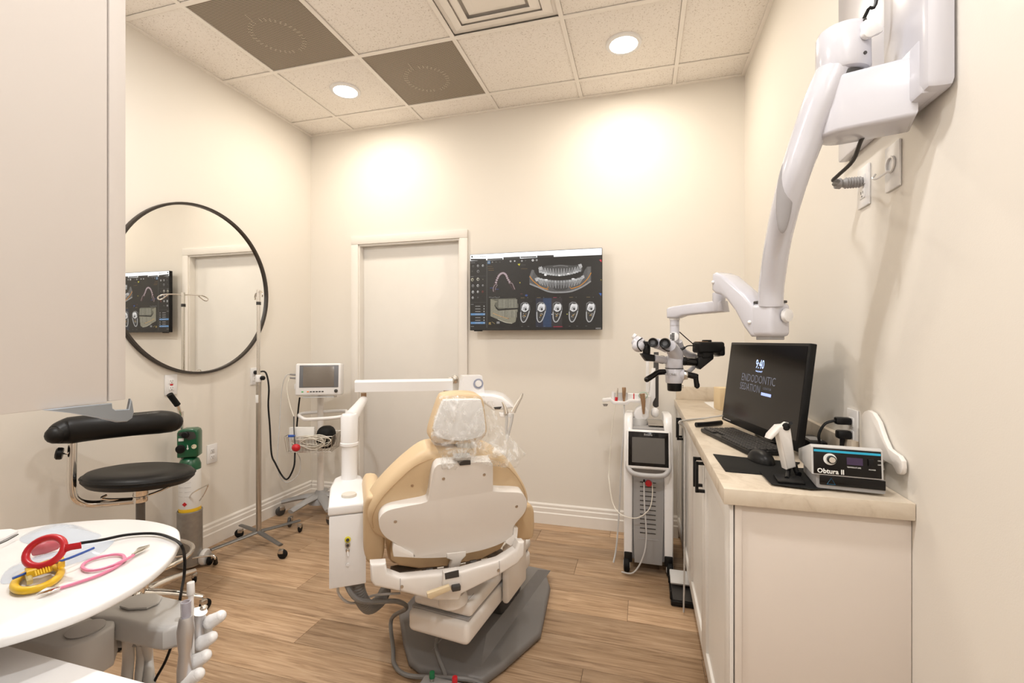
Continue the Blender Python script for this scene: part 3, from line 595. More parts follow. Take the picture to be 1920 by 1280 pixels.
# inclinable binocular tubes
bi = MB().tube([S(1268, 673, .0), S(1266, 664, -.012), S(1260, 653, -.035), S(1256, 648, -.055)], [.027, .027, .024, .021], 22, 5).build('binocular_tube', M_SCOPE, hb)
MB().tube([S(1250, 650, -.02), S(1240, 646, -.03), S(1230, 644, -.045)], [.022, .021, .019], 20, 5).build('second_tube', M_SCOPE, bi)
MB().tube([S(1241, 652, -.062), S(1252, 658, -.062), S(1260, 656, -.055)], .0022, 6, 4).build('smile_line', M_BLACK, bi)
for cx_, cy_, rd, off in ((1247, 643.5, 9.5, -.085), (1224.5, 642, 8.6, -.065)):
    dv_ = (S(cx_ - 2, cy_ - 1.5, off - .05) - S(cx_, cy_, off)).normalized()
    e_ = MB().lathe([(rd * k1 * .92, -.030), (rd * k1, -.008), (rd * k1, .008), (rd * k1 * .86, .016), (rd * k1 * .55, .014), (rd * k1 * .52, .004), (0, .004), (0, -.03)], look(S(cx_, cy_, off), dv_), 26).build('eyepiece', M_BLACK, bi)
    MB().lathe([(0, .005), (rd * k1 * .42, .0055), (rd * k1 * .5, .011), (rd * k1 * .44, .011), (rd * k1 * .38, .0062)], look(S(cx_, cy_, off), dv_), 20).build('lens', mat('eyepiece_glass', (.12, .13, .15), .05, .7), e_)
# assistant tube on the left
asq = MB().cyl(S(1248, 675), S(1226, 671.5, -.01), .0145, n=22, bev=.002).build('assistant_tube', M_SCOPE, hb)
MB().cyl(S(1243.5, 674.3), S(1238, 673.5), .0158, n=22).build('tube_ring', M_BLACK, asq)
MB().prism([S(a, b, -.028) for a, b in ((1203, 663), (1208, 662), (1228, 665), (1229, 677.5), (1213, 677), (1209, 672))], FW * .034, .004, 2).build('elbow_prism', M_BLACK, asq)
MB().cyl(S(1212, 664, -.012), S(1212.5, 648, -.012), .0140, n=22, bev=.002).cyl(S(1212.5, 650, -.012), S(1213, 640, -.012), .0115, n=20, bev=.002).build('vertical_tube', M_BLACK, asq)
MB().tube([S(1206, 646, .0), S(1198, 643, .01), S(1191, 637, .02)], [.019, .025, .020], 18, 4).ell(S(1197, 649, -.005), (.024, .024, .022)).build('assistant_binocular', M_SCOPE, asq)
MB().cyl(S(1192, 632, .02), S(1187, 629, .025), .011, n=16, bev=.002).build('assistant_eyepiece', M_WHITE, asq)
MB().tube([S(1204, 634, -.015), S(1196, 640, -.03), S(1196, 650, -.034), S(1203, 659, -.02)], .0022, 6, 5).build('black_band', M_BLACK, asq)
# camera on the right
ca = MB().cyl(S(1280, 677, -.01), S(1312, 679.5, -.005), .0145, n=22, bev=.002).build('camera_adapter', M_BLKG, hb)
MB().cyl(S(1279, 676.5, -.01), S(1286, 677, -.01), .0165, n=22, bev=.002).build('adapter_ring', M_BLACK, ca)
MB().prism([S(a, b, -.025) for a, b in ((1309, 671), (1314, 668), (1339, 669), (1338, 673), (1314, 692.5), (1309.5, 689))], FW * .036, .003, 2).build('beam_prism', M_BLACK, ca)
CMx = camframe(S(1328, 651, -.005), .12)
cb = MB().box((0, 0, 0), (.104, .055, .042), .009, CMx, 3).box((.043, 0, -.012), (.022, .055, .040), .008, CMx, 3).box((-.012, 0, -.028), (.044, .044, .024), .004, CMx).build('camera_body', M_BLACK, ca)
MB().box((-.006, 0, .024), (.028, .024, .009), .003, CMx).build('hot_shoe', M_BLACK, cb); MB().box((-.030, -.004, .0215), (.036, .034, .002), .0005, CMx).build('top_plate', M_TANCH, cb)
for pts, r_ in (([S(1274, 622), S(1285, 632), S(1300, 645, -.004)], .0020), ([S(1302, 648, -.01), S(1290, 648, -.01), S(1281, 653, -.01), S(1272, 653)], .0024), ([S(1352, 655), S(1357, 660), S(1350, 667), S(1336, 667)], .0015)): TU('camera_cable', M_BLACK, cb, pts, r_, 6, 4)
MB().tube([S(1278, 655, -.012), S(1284, 651, -.012)], .005, 8, 0).build('cable_bead', M_BLACK, cb)
# cords of the mount
tag(TU('mount_cord', M_DGREY, None, [V3((.570, 1.30, 1.815)), U(1622, 252, 1.13), U(1600, 300, 1.18), U(1572, 328, 1.22), U(1562, 338, 1.24), U(1572, 340, 1.29), WM2 @ V3((0, .015, .080))], .005), 'dark cord from the microscope mount to the ribbed plug', 'cord')
TU('ceiling_cord', M_BLACK, mi, [Pv + V3((.03, .0, 2.05)), U(1628, 18, 1.10), U(1645, -10, 1.09), V3((.555, 1.28, 2.40)), V3((.575, 1.30, 2.66)), V3((.612, 1.31, 2.86)), V3((.615, 1.31, 2.985))], .0042)
# ================================================================== dental chair
CA = math.radians(35); cu = V3((math.cos(CA), math.sin(CA), 0)); cv = V3((-math.sin(CA), math.cos(CA), 0))
tb = math.radians(16); C0 = U(862, 950, 1.62); NB = (-cv * math.cos(tb) - UP * math.sin(tb)).normalized(); WBk = (UP * math.cos(tb) - cv * math.sin(tb)).normalized()
def BK(px, py, off=0.0): return UPL(px, py, C0 + NB * off, NB)
bc = V3((-.70, 2.02, 0))
ch = thing('dental_chair', bc, 'tan and white dental treatment chair seen from behind its headrest', 'dental chair')
# floor plate
fp = [(748, 1160), (756, 1215), (766, 1252), (786, 1268), (905, 1292), (945, 1262), (1014, 1200), (1032, 1112), (1026, 1092), (986, 1074)]
pts = [UZ(a, b, .002) for a, b in fp] + [V3((-.66, 2.62, .002)), V3((-.95, 2.58, .002)), V3((-1.09, 2.25, .002))]
pb = MB().prism(pts, (0, 0, .040), .016, 3).build('floor_plate', M_BASE, ch)
bA = V3((.118, .993, 0)); bL = V3((.993, -.118, 0)); F0 = V3((-.732, 1.572, 0)); BM = basis(bL, bA, UP, F0)
MB().raw([(-.11, .12, .040), (.12, .12, .040), (.14, .95, .040), (-.14, .95, .040), (-.07, .26, .082), (.08, .26, .082), (.10, .85, .082), (-.10, .85, .082)], [(0, 1, 5, 4), (1, 2, 6, 5), (2, 3, 7, 6), (3, 0, 4, 7), (4, 5, 6, 7), (3, 2, 1, 0)], BM).build('plate_ridge', M_BASE, pb)
# lift arm: two shells
lo_ = MB().box((0, .33, .236), (.262, .66, .084), .022, BM, 4).build('lift_lower_shell', M_CREAMP, ch)
lu_ = MB().box((.004, .345, .312), (.252, .64, .054), .018, BM, 4).build('lift_upper_shell', M_CREAMP, ch)
MB().box((0, .33, .2815), (.246, .62, .007), .001, BM).build('shell_gap', M_GREYP, lo_)
for x in (-.1, .088): MB().cyl(BM @ V3((x, .035, .338)), BM @ V3((x, .035, .3415)), .006, n=12).build('screw', M_STEEL, lu_)
for x in (-.112, .106): MB().box((x, .05, .3395), (.0015, .09, .0008), 0, BM).build('seam', M_GREYP, lu_)
MB().box((.150, .40, .325), (.030, .22, .24), .012, BM, 3).build('lift_column_cover', M_CREAMP, ch)
MB().box((.0, .52, .14), (.18, .24, .13), .02, BM, 3).build('lift_column', M_DGREY, ch)
# cradle under the seat, traced in a plane facing the head end
K0 = U(850, 1090, 1.60); KN = -cv
def KR(px, py, off=0.0): return UPL(px, py, K0 - KN * off, KN)
cr_ = [(694, 1058), (695.5, 1091), (702, 1100), (751, 1110), (802, 1123), (822, 1127), (862, 1127), (866, 1114), (935, 1080), (972, 1057), (984, 1041), (984, 1016), (972, 1016), (967, 1031), (935, 1051), (866, 1071), (834, 1075), (752, 1083), (727, 1074), (724, 1056)]
ck = MB().prism([KR(a, b) for a, b in cr_], cv * .045, .010, 3).build('seat_cradle', M_CREAMP, ch)
for a, b in ((753.5, 1099), (934.5, 1068.5)): MB().cyl(KR(a, b), KR(a, b) - cv * .003, .0055, n=12).build('screw', M_STEEL, ck)
for a, b, c, d in ((750.5, 1084, 750.5, 1109), (936, 1051, 937, 1078)): MB().tube([KR(a, b) - cv * .0006, KR(c, d) - cv * .0006], .0009, 6, 0).build('seam', M_GREYP, ck)
MB().box((0, .05, 0), (.44, .06, .03), .005, basis(cu, cv, UP, KR(848, 1068, .13))).build('hinge_bar', M_DSTEEL, ch)
for k in range(9): MB().cyl(KR(758 + k * 20.5, 1077.0 - k * 3.9, .085), KR(770 + k * 20.5, 1075.0 - k * 3.9, .085), .0065, n=10).build('hinge_knuckle', M_STEEL if k % 2 else M_DSTEEL, ch)
MB().prism([KR(a, b, -.02) for a, b in ((832, 1074), (858, 1069), (866, 1084), (867, 1098), (830, 1100))], cv * .03, .004, 2).build('latch_block', M_CREAMP, ck)
MB().prism([KR(a, b, -.022) for a, b in ((834, 1075), (860, 1069), (861, 1081), (835, 1086))], cv * .004, 0).build('latch_recess', M_DGREY, ck)
MB().prism([KR(a, b, -.045) for a, b in ((801, 1113), (843, 1098), (847, 1106), (808, 1124), (802, 1121))], cv * .018, .003, 2).build('release_lever', mat('cream_lever', (.68, .55, .36), .4), ck)
MB().box((0, 0, 0), (.03, .02, .018), .003, basis(cu, cv, UP, KR(855, 1101, -.026))).build('lever_socket', M_DGREY, ck)
# column from the cradle down to the lift
MB().cyl(KR(848, 1108, .10), KR(850, 1128, .10), .05, .055, 28, .004).build('swivel_post', M_CREAMP, ch)
# seat, leg rest, arm rests
SO = V3((C0.x, C0.y, 0)) + cv * .06
SM = basis(cu, cv, UP, SO)
MB().box((0, .39, .505), (.46, .54, .10), .04, SM, 4).build('seat_cushion', M_TAN, ch)
MB().box((0, .92, .475), (.42, .58, .085), .035, basis(cu, (cv * math.cos(.16) - UP * math.sin(.16)), (UP * math.cos(.16) + cv * math.sin(.16)), SO)).build('leg_rest', M_TAN, ch)
sc_ = [(733, 1040), (734, 1052), (748, 1062), (786, 1067.5), (839, 1063), (905, 1049), (940, 1031), (948, 1018), (930, 1005), (740, 1020)]
MB().prism([BK(a, b, -.018) for a, b in sc_], cv * .09, .016, 3).build('seat_back_roll', M_TAN, ch)
# back cushion and shell
up_o = [(689, 975), (691, 955), (706, 931), (738, 896.5), (770, 868), (797, 850), (823, 845), (862, 843), (905, 846), (930, 854), (961, 878), (982, 907), (993, 934), (990, 955), (970, 990), (945, 1012), (900, 1028), (850, 1035), (790, 1033), (745, 1024), (712, 1012), (697, 1000)]
bkc = MB().prism([BK(a, b, -.028) for a, b in crom([V3((a, b, 0)) for a, b in up_o], 3, True) for _ in (0,)] if False else [BK(p.x, p.y, -.028) for p in crom([V3((a, b, 0)) for a, b in up_o], 3, True)], -NB * .115, .030, 4).build('back_cushion', M_TAN, ch)
sh_o = [(813, 882), (818, 874), (828, 869.5), (870, 867), (915, 865.5), (922, 868), (924.5, 876), (924.8, 914), (929, 921), (972, 923), (983, 929), (988.5, 943), (983, 962), (964, 985.5), (961, 1003), (951, 1012), (935, 1021), (905, 1031), (872, 1038), (836, 1045), (779, 1046), (776, 1039.5), (738, 1017), (720, 1004), (711, 987), (712.5, 970), (727, 957), (760, 949), (796, 941.6), (803.5, 933), (809, 900)]
bsh = MB().prism([BK(p.x, p.y, .012) for p in crom([V3((a, b, 0)) for a, b in sh_o], 4, True)], -NB * .050, .014, 4).build('back_shell', M_CREAMP, ch)
for a, b in ((831.5, 897), (908, 889.5), (741.5, 977.5), (968.5, 949)): MB().lathe([(0, 0), (.0055, 0), (.0055, .0015), (0, .002)], look(BK(a, b, .012), NB), 12).build('screw', M_STEEL, bsh)
MB().lathe([(0, 0), (.005, 0), (.0048, .002), (0, .003)], look(BK(773, 910, -.028), NB), 12).build('button', mat('tan_button', (.35, .22, .12), .5), bkc)
for seg in (((700, 990), (699, 966), (716, 934), (748, 900), (779, 873), (812, 859)), ((944, 868), (968, 893), (983, 920), (986, 945))):
    MB().tube([BK(a, b, -.0285) for a, b in seg], .0013, 6, 5).build('piping', mat('tan_piping', (.50, .33, .18), .5), bkc)
MB().prism([BK(a, b, .016) for a, b in ((838, 1038), (874, 1034), (874, 1042), (866, 1050), (858, 1073), (840, 1075), (848, 1050), (838, 1047))], cv * .03, .003, 2).build('tilt_bracket', M_CREAMP, ch)
# side covers linking shell and cradle
MB().prism([KR(a, b, .03) for a, b in ((737, 1016), (776, 1040), (776, 1046), (738, 1044), (736, 1030))], cv * .03, .004, 2).build('side_cover', M_CREAMP, ch)
MB().prism([KR(a, b, .04) for a, b in ((949, 1014), (962, 1002), (963, 988), (972, 990), (970, 1014), (958, 1024), (948, 1018))], cv * .03, .004, 2).build('side_cover', M_CREAMP, ch)
def armrest(px0, px1, top, bot, off):
    mx = (px0 + px1) / 2; hw = (px1 - px0) / 2; o = []
    for k in range(28):
        a = 2 * math.pi * k / 28; c_, s_ = math.cos(a), math.sin(a)
        o.append(BK(mx + hw * math.copysign(abs(c_) ** .55, c_), (top + bot) / 2 + (bot - top) / 2 * math.copysign(abs(s_) ** .55, s_), off))
    return MB().prism(o, cv * .30, .024, 4).build('armrest', M_TAN, ch)
armrest(681, 722, 930, 1058, -.050)
armrest(963, 1004, 945, 1014, -.085)
# headrest
th = math.radians(4); H0_ = U(862, 785, 1.575); NH = (-cv * math.cos(th) - UP * math.sin(th)).normalized()
def HR(px, py, off=0.0): return UPL(px, py, H0_ + NH * off, NH)
hr_o = [(826, 749), (834, 741), (858, 737.5), (885, 738), (900, 742), (908, 753), (911, 778), (914, 808), (909, 820), (895, 829), (858, 834), (822, 832), (809, 826), (806, 812), (816, 777)]
hr = MB().prism([HR(p.x, p.y, -.012) for p in crom([V3((a, b, 0)) for a, b in hr_o], 4, True)], -NH * .075, .020, 4).build('headrest_cushion', M_TAN, ch)
hs_o = [(831, 753), (836, 750), (868, 749), (899, 749), (903, 754), (907, 772), (910.5, 800), (908, 812), (896, 820), (868, 826), (836, 824), (820, 816), (814, 803), (824, 770)]
MB().prism([HR(p.x, p.y, .010) for p in crom([V3((a, b, 0)) for a, b in hs_o], 4, True)], -NH * .030, .009, 3).build('headrest_shell', M_WHITE, hr)
MB().box((0, 0, 0), (.060, .010, .12), .003, basis(cu, cv, UP, HR(872, 846, -.03))).build('headrest_post', M_STEEL, ch)
MB().prism([BK(a, b, .0125) for a, b in ((857, 864), (882, 862), (882, 870), (862, 871.5))], NB * .004, .0008, 1).build('post_slot', M_DGREY, bsh)
MB().prism([BK(a, b, .018) for a, b in ((852, 858), (883, 856), (884, 862), (854, 864))], -NB * .03, .002, 1).build('slot_cover', M_LGREY, bsh)

# clear plastic sleeve on the headrest
from mathutils import noise
M_FILM = bpy.data.materials.new('clear_film')
def film_setup(m):
    nt, b = nodes_of(m); L = nt.links; N = nt.nodes.new; out = nt.nodes['Material Output']
    tr = N('ShaderNodeBsdfTransparent'); tr.inputs[0].default_value = (.97, .97, .96, 1)
    b.inputs['Base Color'].default_value = (.95, .95, .95, 1); b.inputs['Roughness'].default_value = .10; b.inputs['Specular IOR Level'].default_value = .9
    tc = N('ShaderNodeTexCoord'); nz = N('ShaderNodeTexNoise'); nz.inputs['Scale'].default_value = 13; nz.inputs['Detail'].default_value = 3; nz.inputs['Distortion'].default_value = 2.8
    L.new(tc.outputs['Object'], nz.inputs['Vector']); mr = N('ShaderNodeMapRange'); mr.inputs[1].default_value = .42; mr.inputs[2].default_value = .72; mr.inputs[3].default_value = .05; mr.inputs[4].default_value = .52  # noise whitens the film in streaks that imitate highlights
    L.new(nz.outputs['Fac'], mr.inputs[0]); mx = N('ShaderNodeMixShader'); L.new(mr.outputs[0], mx.inputs[0]); L.new(tr.outputs[0], mx.inputs[1]); L.new(b.outputs[0], mx.inputs[2]); L.new(mx.outputs[0], out.inputs['Surface'])
    bp = N('ShaderNodeBump'); bp.inputs['Strength'].default_value = .35; bp.inputs['Distance'].default_value = .004; L.new(nz.outputs['Fac'], bp.inputs['Height']); L.new(bp.outputs[0], b.inputs['Normal'])
film_setup(M_FILM)
fs_ = thing('plastic_sleeve', HR(862, 875, .03), 'crumpled clear plastic sleeve pulled over the chair headrest', 'plastic cover')
def sheet(rows, nu, amp, seed, name, base):
    """rows: list of (left px, right px, row, offset) in the plane of the headrest, blended smoothly"""
    vs = []; fc = []; nv = len(rows) * 5
    R_ = crom([V3((a, b, c)) for a, b, c, d in rows], 5); O_ = crom([V3((d, 0, 0)) for a, b, c, d in rows], 5)
    for r, o in zip(R_, O_):
        for k in range(nu + 1):
            t = k / nu; px = r.x + (r.y - r.x) * t; bulge = .022 * (1 - (2 * t - 1) ** 4)
            n1 = noise.noise(V3((px * .09 + seed, r.z * .045, seed))); n2 = noise.noise(V3((px * .25, r.z * .12 + seed, 3.1)))
            vs.append(HR(px + n2 * 1.6, r.z + n1 * 2, base + o.x + bulge - .022 + amp * (n1 + .6 * n2)))
    m = nu + 1
    for i in range(len(R_) - 1):
        for k in range(nu): fc.append((i * m + k, i * m + k + 1, (i + 1) * m + k + 1, (i + 1) * m + k))
    return MB().raw(vs, fc).build(name, M_FILM, fs_, smooth=60)
sheet([(824, 908, 742, .030), (822, 910, 752, .036), (816, 912, 775, .040), (810, 914, 800, .040), (808, 914, 822, .042), (818, 900, 840, .045), (825, 880, 858, .046), (826, 862, 872, .044), (828, 855, 880, .040)], 36, .010, 2.3, 'front_film', .0)
sheet([(855, 925, 828, .045), (852, 940, 838, .052), (850, 960, 850, .056), (868, 972, 860, .056), (895, 975, 868, .052), (930, 968, 876, .046)], 36, .013, 7.7, 'gathered_tail', .0)
sheet([(907, 924, 752, .0), (910, 930, 775, .0), (912, 942, 800, .006), (914, 960, 822, .012), (905, 978, 842, .02), (920, 985, 852, .026), (945, 975, 862, .030)], 24, .010, 4.4, 'side_film', -.01)

# ------------------------------------------------------------------ delivery system standing left of the chair
ds = thing('delivery_system', UZ(652, 1060, .45), 'white dental delivery system with post, long arm and control head', 'dental unit')
db = U(652, 950, 1.60); DBM = basis(cu, cv, UP, V3((db.x, db.y, 0)))
ztop = .735; wd = .118
o2 = [(-.06, 0, 0), (.06, 0, 0), (.062, .22, 0), (.05, .34, 0), (.02, .385, 0), (-.02, .385, 0), (-.05, .34, 0), (-.062, .22, 0)]
vb = MB().prism([DBM @ V3((x, y, ztop - .285)) for x, y, z in o2], (0, 0, .250), .006, 2).build('utility_box', M_WHITE, ds)
MB().prism([DBM @ V3((x * 1.06, y * 1.01 - .003, ztop - .035)) for x, y, z in o2], (0, 0, .037), .010, 3).build('box_lid', M_WHITE, vb)
MB().lathe([(0, 0), (.026, 0), (.027, .004), (.025, .009), (0, .009)], Matrix.Translation(DBM @ V3((.004, .085, ztop + .002))), 28).build('lid_button', mat('grey_cream_button', (.62, .58, .52), .4), vb)
FBM = DBM @ Matrix.Translation((0, -.0005, 0)) @ Matrix.Rotation(math.pi / 2, 4, 'X')
M_YR = mat('yellow_ring', (.75, .66, .04), .35)
for z_, r_, m_ in ((.615, .010, M_YR), (.596, .0085, M_STEEL), (.578, .0065, M_STEEL)):
    jk = MB().lathe([(0, 0), (r_, 0), (r_, .005), (r_ * .6, .006), (0, .004)], FBM @ Matrix.Translation((.0, z_, 0)), 18).build('port', m_, vb)
    MB().lathe([(0, 0), (r_ * .55, 0), (r_ * .55, .008), (r_ * .25, .008), (0, .004)], FBM @ Matrix.Translation((.0, z_, .001)), 14).build('port_core', M_DGREY if z_ > .59 else M_CHROME, jk)
MB().tube([FBM @ V3((0, .578, .006)), FBM @ V3((.001, .562, .010))], .003, 8, 0).build('toggle', M_WHITE, vb)
MB().lathe([(0, 0), (.006, 0), (.0055, .003), (0, .0035)], FBM @ Matrix.Translation((0, .527, 0)), 14).build('plug_cap', M_WHITE, vb)
pc = DBM @ V3((.002, .315, 0)); pc.z = 0
pp0 = UZ(655, 897, ztop); pc = V3((pp0.x, pp0.y, 0))
po = MB().cyl(pc + UP * ztop, pc + UP * .90, .0315, .0290, 30).build('post', M_WHITE, ds)
zt = U(655, 772, 1.95).z
MB().lathe([(0, 0), (.029, 0), (.036, .006), (.036, .016), (.033, .018), (.0335, zt - .868 - .008), (.028, zt - .868), (0, zt - .868)], Matrix.Translation(pc + UP * .868), 30).build('post_sleeve', M_WHITE, po)
j1 = U(682, 741, 2.24)
MB().tube([pc + UP * (zt - .022), (pc + UP * (zt - .022)) * .5 + (j1 - UP * .022) * .5, j1 - UP * .020], [.031, .024, .019], 18, 4).build('link_arm', M_WHITE, ds)
MB().cyl(j1 - UP * .02, j1 + UP * .012, .013, n=18).build('joint_pin', M_TANCH, ds)
q0, q1 = U(667, 724, 2.22), U(849, 721, 2.27); qx = (q1 - q0).normalized(); qy = V3((-qx.y, qx.x, 0)); ln = (q1 - q0).length
QM = basis(qx, qy, qx.cross(qy), q0)
bm_ = MB().raw([(0, -.020, -.026), (0, .020, -.026), (0, .024, .020), (0, .014, .030), (0, -.014, .030), (0, -.024, .020)] + [(ln, -.020, -.026), (ln, .020, -.026), (ln, .024, .020), (ln, .014, .030), (ln, -.014, .030), (ln, -.024, .020)],
    [(0, 1, 2, 3, 4, 5), (6, 7, 8, 9, 10, 11)] + [(i, (i + 1) % 6, 6 + (i + 1) % 6, 6 + i) for i in range(6)], QM).build('long_arm', M_WHITE, ds, smooth=20)
j2 = U(837, 733, 2.27); MB().cyl(j2 - UP * .016, j2 + UP * .008, .011, .016, 18).build('joint_pin', M_TANCH, ds)
MB().tube([j2 - UP * .016, U(850, 742, 2.22), U(880, 742, 2.15)], [.016, .022, .024], 14, 4).build('head_bracket', M_WHITE, ds)
# control head and instrument shell beyond the headrest
ch0 = U(885, 721, 2.08); CHM = camframe(ch0, .25)
hd0 = MB().raw([(-.058, -.04, -.042), (.052, -.04, -.042), (.052, .04, -.042), (-.058, .04, -.042), (-.046, -.032, .042), (.040, -.032, .042), (.040, .04, .042), (-.046, .04, .042)], [(0, 1, 5, 4), (1, 2, 6, 5), (2, 3, 7, 6), (3, 0, 4, 7), (4, 5, 6, 7), (3, 2, 1, 0)], CHM).build('control_head', M_WHITE, ds, smooth=0)
DLM = CHM @ Matrix.Translation((.022, -.0385, .008)) @ Matrix.Rotation(math.pi / 2, 4, 'X')
MB().lathe([(.017, 0), (.022, 0), (.022, .003), (.017, .003), (.017, 0)], DLM, 26).build('dial_ring', mat('blue_grey_ring', (.30, .33, .45), .4), hd0)
MB().lathe([(0, 0), (.015, 0), (.014, .007), (0, .008)], DLM, 26).build('dial', M_WHITE, hd0)
hsd = [(890, 740), (905, 738), (925, 739), (942, 744), (955, 754), (963, 764), (955, 766), (944, 768), (925, 770), (915, 762), (900, 752)]
p_ = U(930, 752, 2.0)
hsh = MB().prism([UPL(a, b, p_, -FW) for a, b in hsd], FW * .16, .012, 3).build('instrument_shell', M_WHITE, ds)
MB().prism([UPL(a, b, p_ - FW * .03, -FW) for a, b in ((936, 774), (962, 776), (964, 783), (938, 782))], FW * .03, .003, 2).build('holder_bar', M_WHITE, ds)
MB().prism([UPL(a, b, p_ - FW * .002, -FW) for a, b in ((925, 763), (941, 762), (938, 767), (928, 767))], FW * .02, .002, 1).build('shell_slot', M_DGREY, hsh)
for lab, pth, tip in (('short chrome handpiece hanging nearest the headrest', [(942, 753), (947, 764), (949, 775)], [(949, 778), (950, 790), (949, 805), (952, 822)]), ('long bent chrome handpiece hanging farthest from the headrest', [(979, 737), (977, 744), (967, 762), (962, 772)], [(961, 776), (959, 790), (955, 806), (951, 822)])):
    hp2 = thing('dental_handpiece', UPL(*tip[0], p_ - FW * .03, -FW), lab, 'handpiece', 'handpieces on the delivery head')
    MB().tube([UPL(a, b, p_ - FW * .035, -FW) for a, b in pth], [.004, .006, .009, .011], 12, 4).build('body', M_CHROME, hp2)
    TU('hose', M_LGREY, hp2, [UPL(a, b, p_ - FW * .035, -FW) for a, b in tip], .006)
# hoses below the box
hb0 = DBM @ V3((.02, .10, ztop - .285))
rp = [hb0 + UP * .01, U(668, 1085, 1.66), U(676, 1118, 1.68), U(692, 1138, 1.74), U(712, 1126, 1.84), U(722, 1108, 1.95)]
rc = crom(rp, 16); ring = [.0245 if i % 2 else .0215 for i in range(len(rc))]
MB().tube(rc, ring, 16, 0).build('ribbed_hose', M_HOSE, ds)
TU('thin_hose', M_LGREY, ds, [hb0 + cu * -.05 + UP * .01, U(636, 1085, 1.6), U(634, 1110, 1.62), U(650, 1128, 1.66), U(672, 1129, 1.7), U(700, 1116, 1.76), U(750, 1112, 1.82)], .0045)
TU('main_hose', M_HOSE, ds, [hb0 + cu * -.02 + UP * .01, U(650, 1095, 1.62), U(668, 1122, 1.62), U(700, 1128, 1.66), U(745, 1127, 1.7), UZ(762, 1140, .2), UZ(757, 1165, .09) + V3((-.06, 0, 0)), UZ(737, 1215, .012), UZ(740, 1246, .012), UZ(765, 1266, .012), UZ(830, 1270, .056), UZ(880, 1274, .058), UZ(905, 1284, .058), UZ(930, 1310, .05)], .0085)
TU('floor_hose', M_HOSE, ds, [lo_ and (BM @ V3((-.03, .10, .192))), UZ(818, 1205, .09), UZ(824, 1235, .075), UZ(834, 1262, .052), UZ(838, 1300, .05)], .0075)
# junction box with knobs just inside the frame
jb = thing('junction_box', UZ(830, 1312, 0), 'grey floor junction box with green and red knobs at the frame edge', 'junction box')
jc = UZ(830, 1318, 0.0); MB().box((jc.x, jc.y - .02, .034), (.17, .10, .068), .008).build('case', M_GREYP, jb)
for px_, m_ in ((807, mat('green_knob', (.01, .16, .06), .35)), (855, M_RED)):
    k0 = UZ(px_, 1281, .069); k0 = V3((k0.x, jc.y + .004, .068)); MB().cyl(k0, k0 + UP * .012, .007, n=14).build('knob_stem', M_STEEL, jb); MB().cyl(k0 + UP * .012, k0 + UP * .034, .0105, .0095, 16, .002).build('knob', m_, jb)
# ================================================================== left side
# round mirror on the left wall
mc_ = V3((XL, 2.238, 1.617)); LM = look(mc_, (1, 0, 0))
mr_ = thing('round_mirror', mc_, 'large round wall mirror with a thin black frame', 'mirror')
MB().lathe([(.508, .004), (.508, .024), (.521, .026), (.523, .022), (.523, .0005), (.508, .0005), (.508, .004)], LM, 96).build('frame', mat('mirror_frame', (.030, .022, .017), .35), mr_)
MB().lathe([(0, .012), (.508, .012), (.508, .003), (0, .003)], LM, 96).build('glass', mat('mirror_glass', (.90, .90, .88), .0, 1.0), mr_)
# outlets on the left wall
for (px, py), lab in (((320, 721), 'outlet with red button directly below the round mirror'), ((397, 850), 'low white outlet beside the oxygen cylinder'), ((477, 705), 'outlet hidden behind the drip stand pole')):
    t, M_ = wallplate('wall_outlet', 'L', UX(px, py, XL + .0005), .072, .118, lab)
    if px == 320: MB().box((0, .0, .007), (.016, .009, .004), .001, M_).build('reset_button', M_RED, t)

# wall cabinet hanging at the near left
kx_ = -.72; ye = kx_ / -1.460; yd = kx_ / -1.5314; zb = 1.305 - (750 - HOR) / FPX * (ye / .7365)
wc = thing('wall_cabinet', (kx_ - .4, .28, zb), 'beige laminate wall cabinet hanging at the near left', 'cabinet')
bx('carcass', M_UPC, wc, (-1.62, YN + .002, zb), (kx_, yd - .0012, 2.40), .001)
bx('door', M_UPC, wc, (-1.165, yd + .0012, zb + .001), (kx_, ye, 2.40), .0012)
bx('door', M_UPC, wc, (-1.62, yd + .0012, zb + .001), (-1.169, ye, 2.40), .0012)
# steel pull lip under the cabinet edge
lp = [(75, 768), (140, 761), (205, 755), (206, 765), (211, 768), (236, 766.5), (240, 747), (243, 752), (246, 772), (243, 783), (233, 790), (215, 791), (185, 784), (130, 774)]
M_LIP = mat('polished_lip', (.40, .45, .52), .30, 1.0)
lpo = tag(MB().prism([UX(a, b, kx_ + .0015) for a, b in lp], (.006, 0, 0), .001, 1).build('steel_lip', M_LIP, None), 'curved polished steel lip under the wall cabinet edge', 'bracket')
# near work counter and its cabinet
wk = thing('work_counter', (-1.3, .3, 0), 'bright white work counter corner at the bottom left', 'counter')
bx('counter_top', M_WHITE, wk, (-2.2, YN + .002, .765), (-.56, .512, .80), .006)
bx('counter_cabinet', M_UPC, wk, (-2.18, YN + .002, .0), (-.58, .48, .765), .002)

# ------------------------------------------------------------------ tray table of the assistant's unit
TZ = .88
tf = [(338, 1003), (333, 990), (310, 981), (275, 974.5), (235, 972), (180, 974), (120, 979), (60, 987)]
tn = [(337, 1014), (325, 1038), (300, 1064), (262, 1092), (214, 1119), (160, 1144), (100, 1166), (40, 1185), (0, 1196), (-45, 1208)]
far = [UZ(a, b, TZ) for a, b in tf]; near = [UZ(a, b, TZ) for a, b in tn]
out = near[::-1] + far
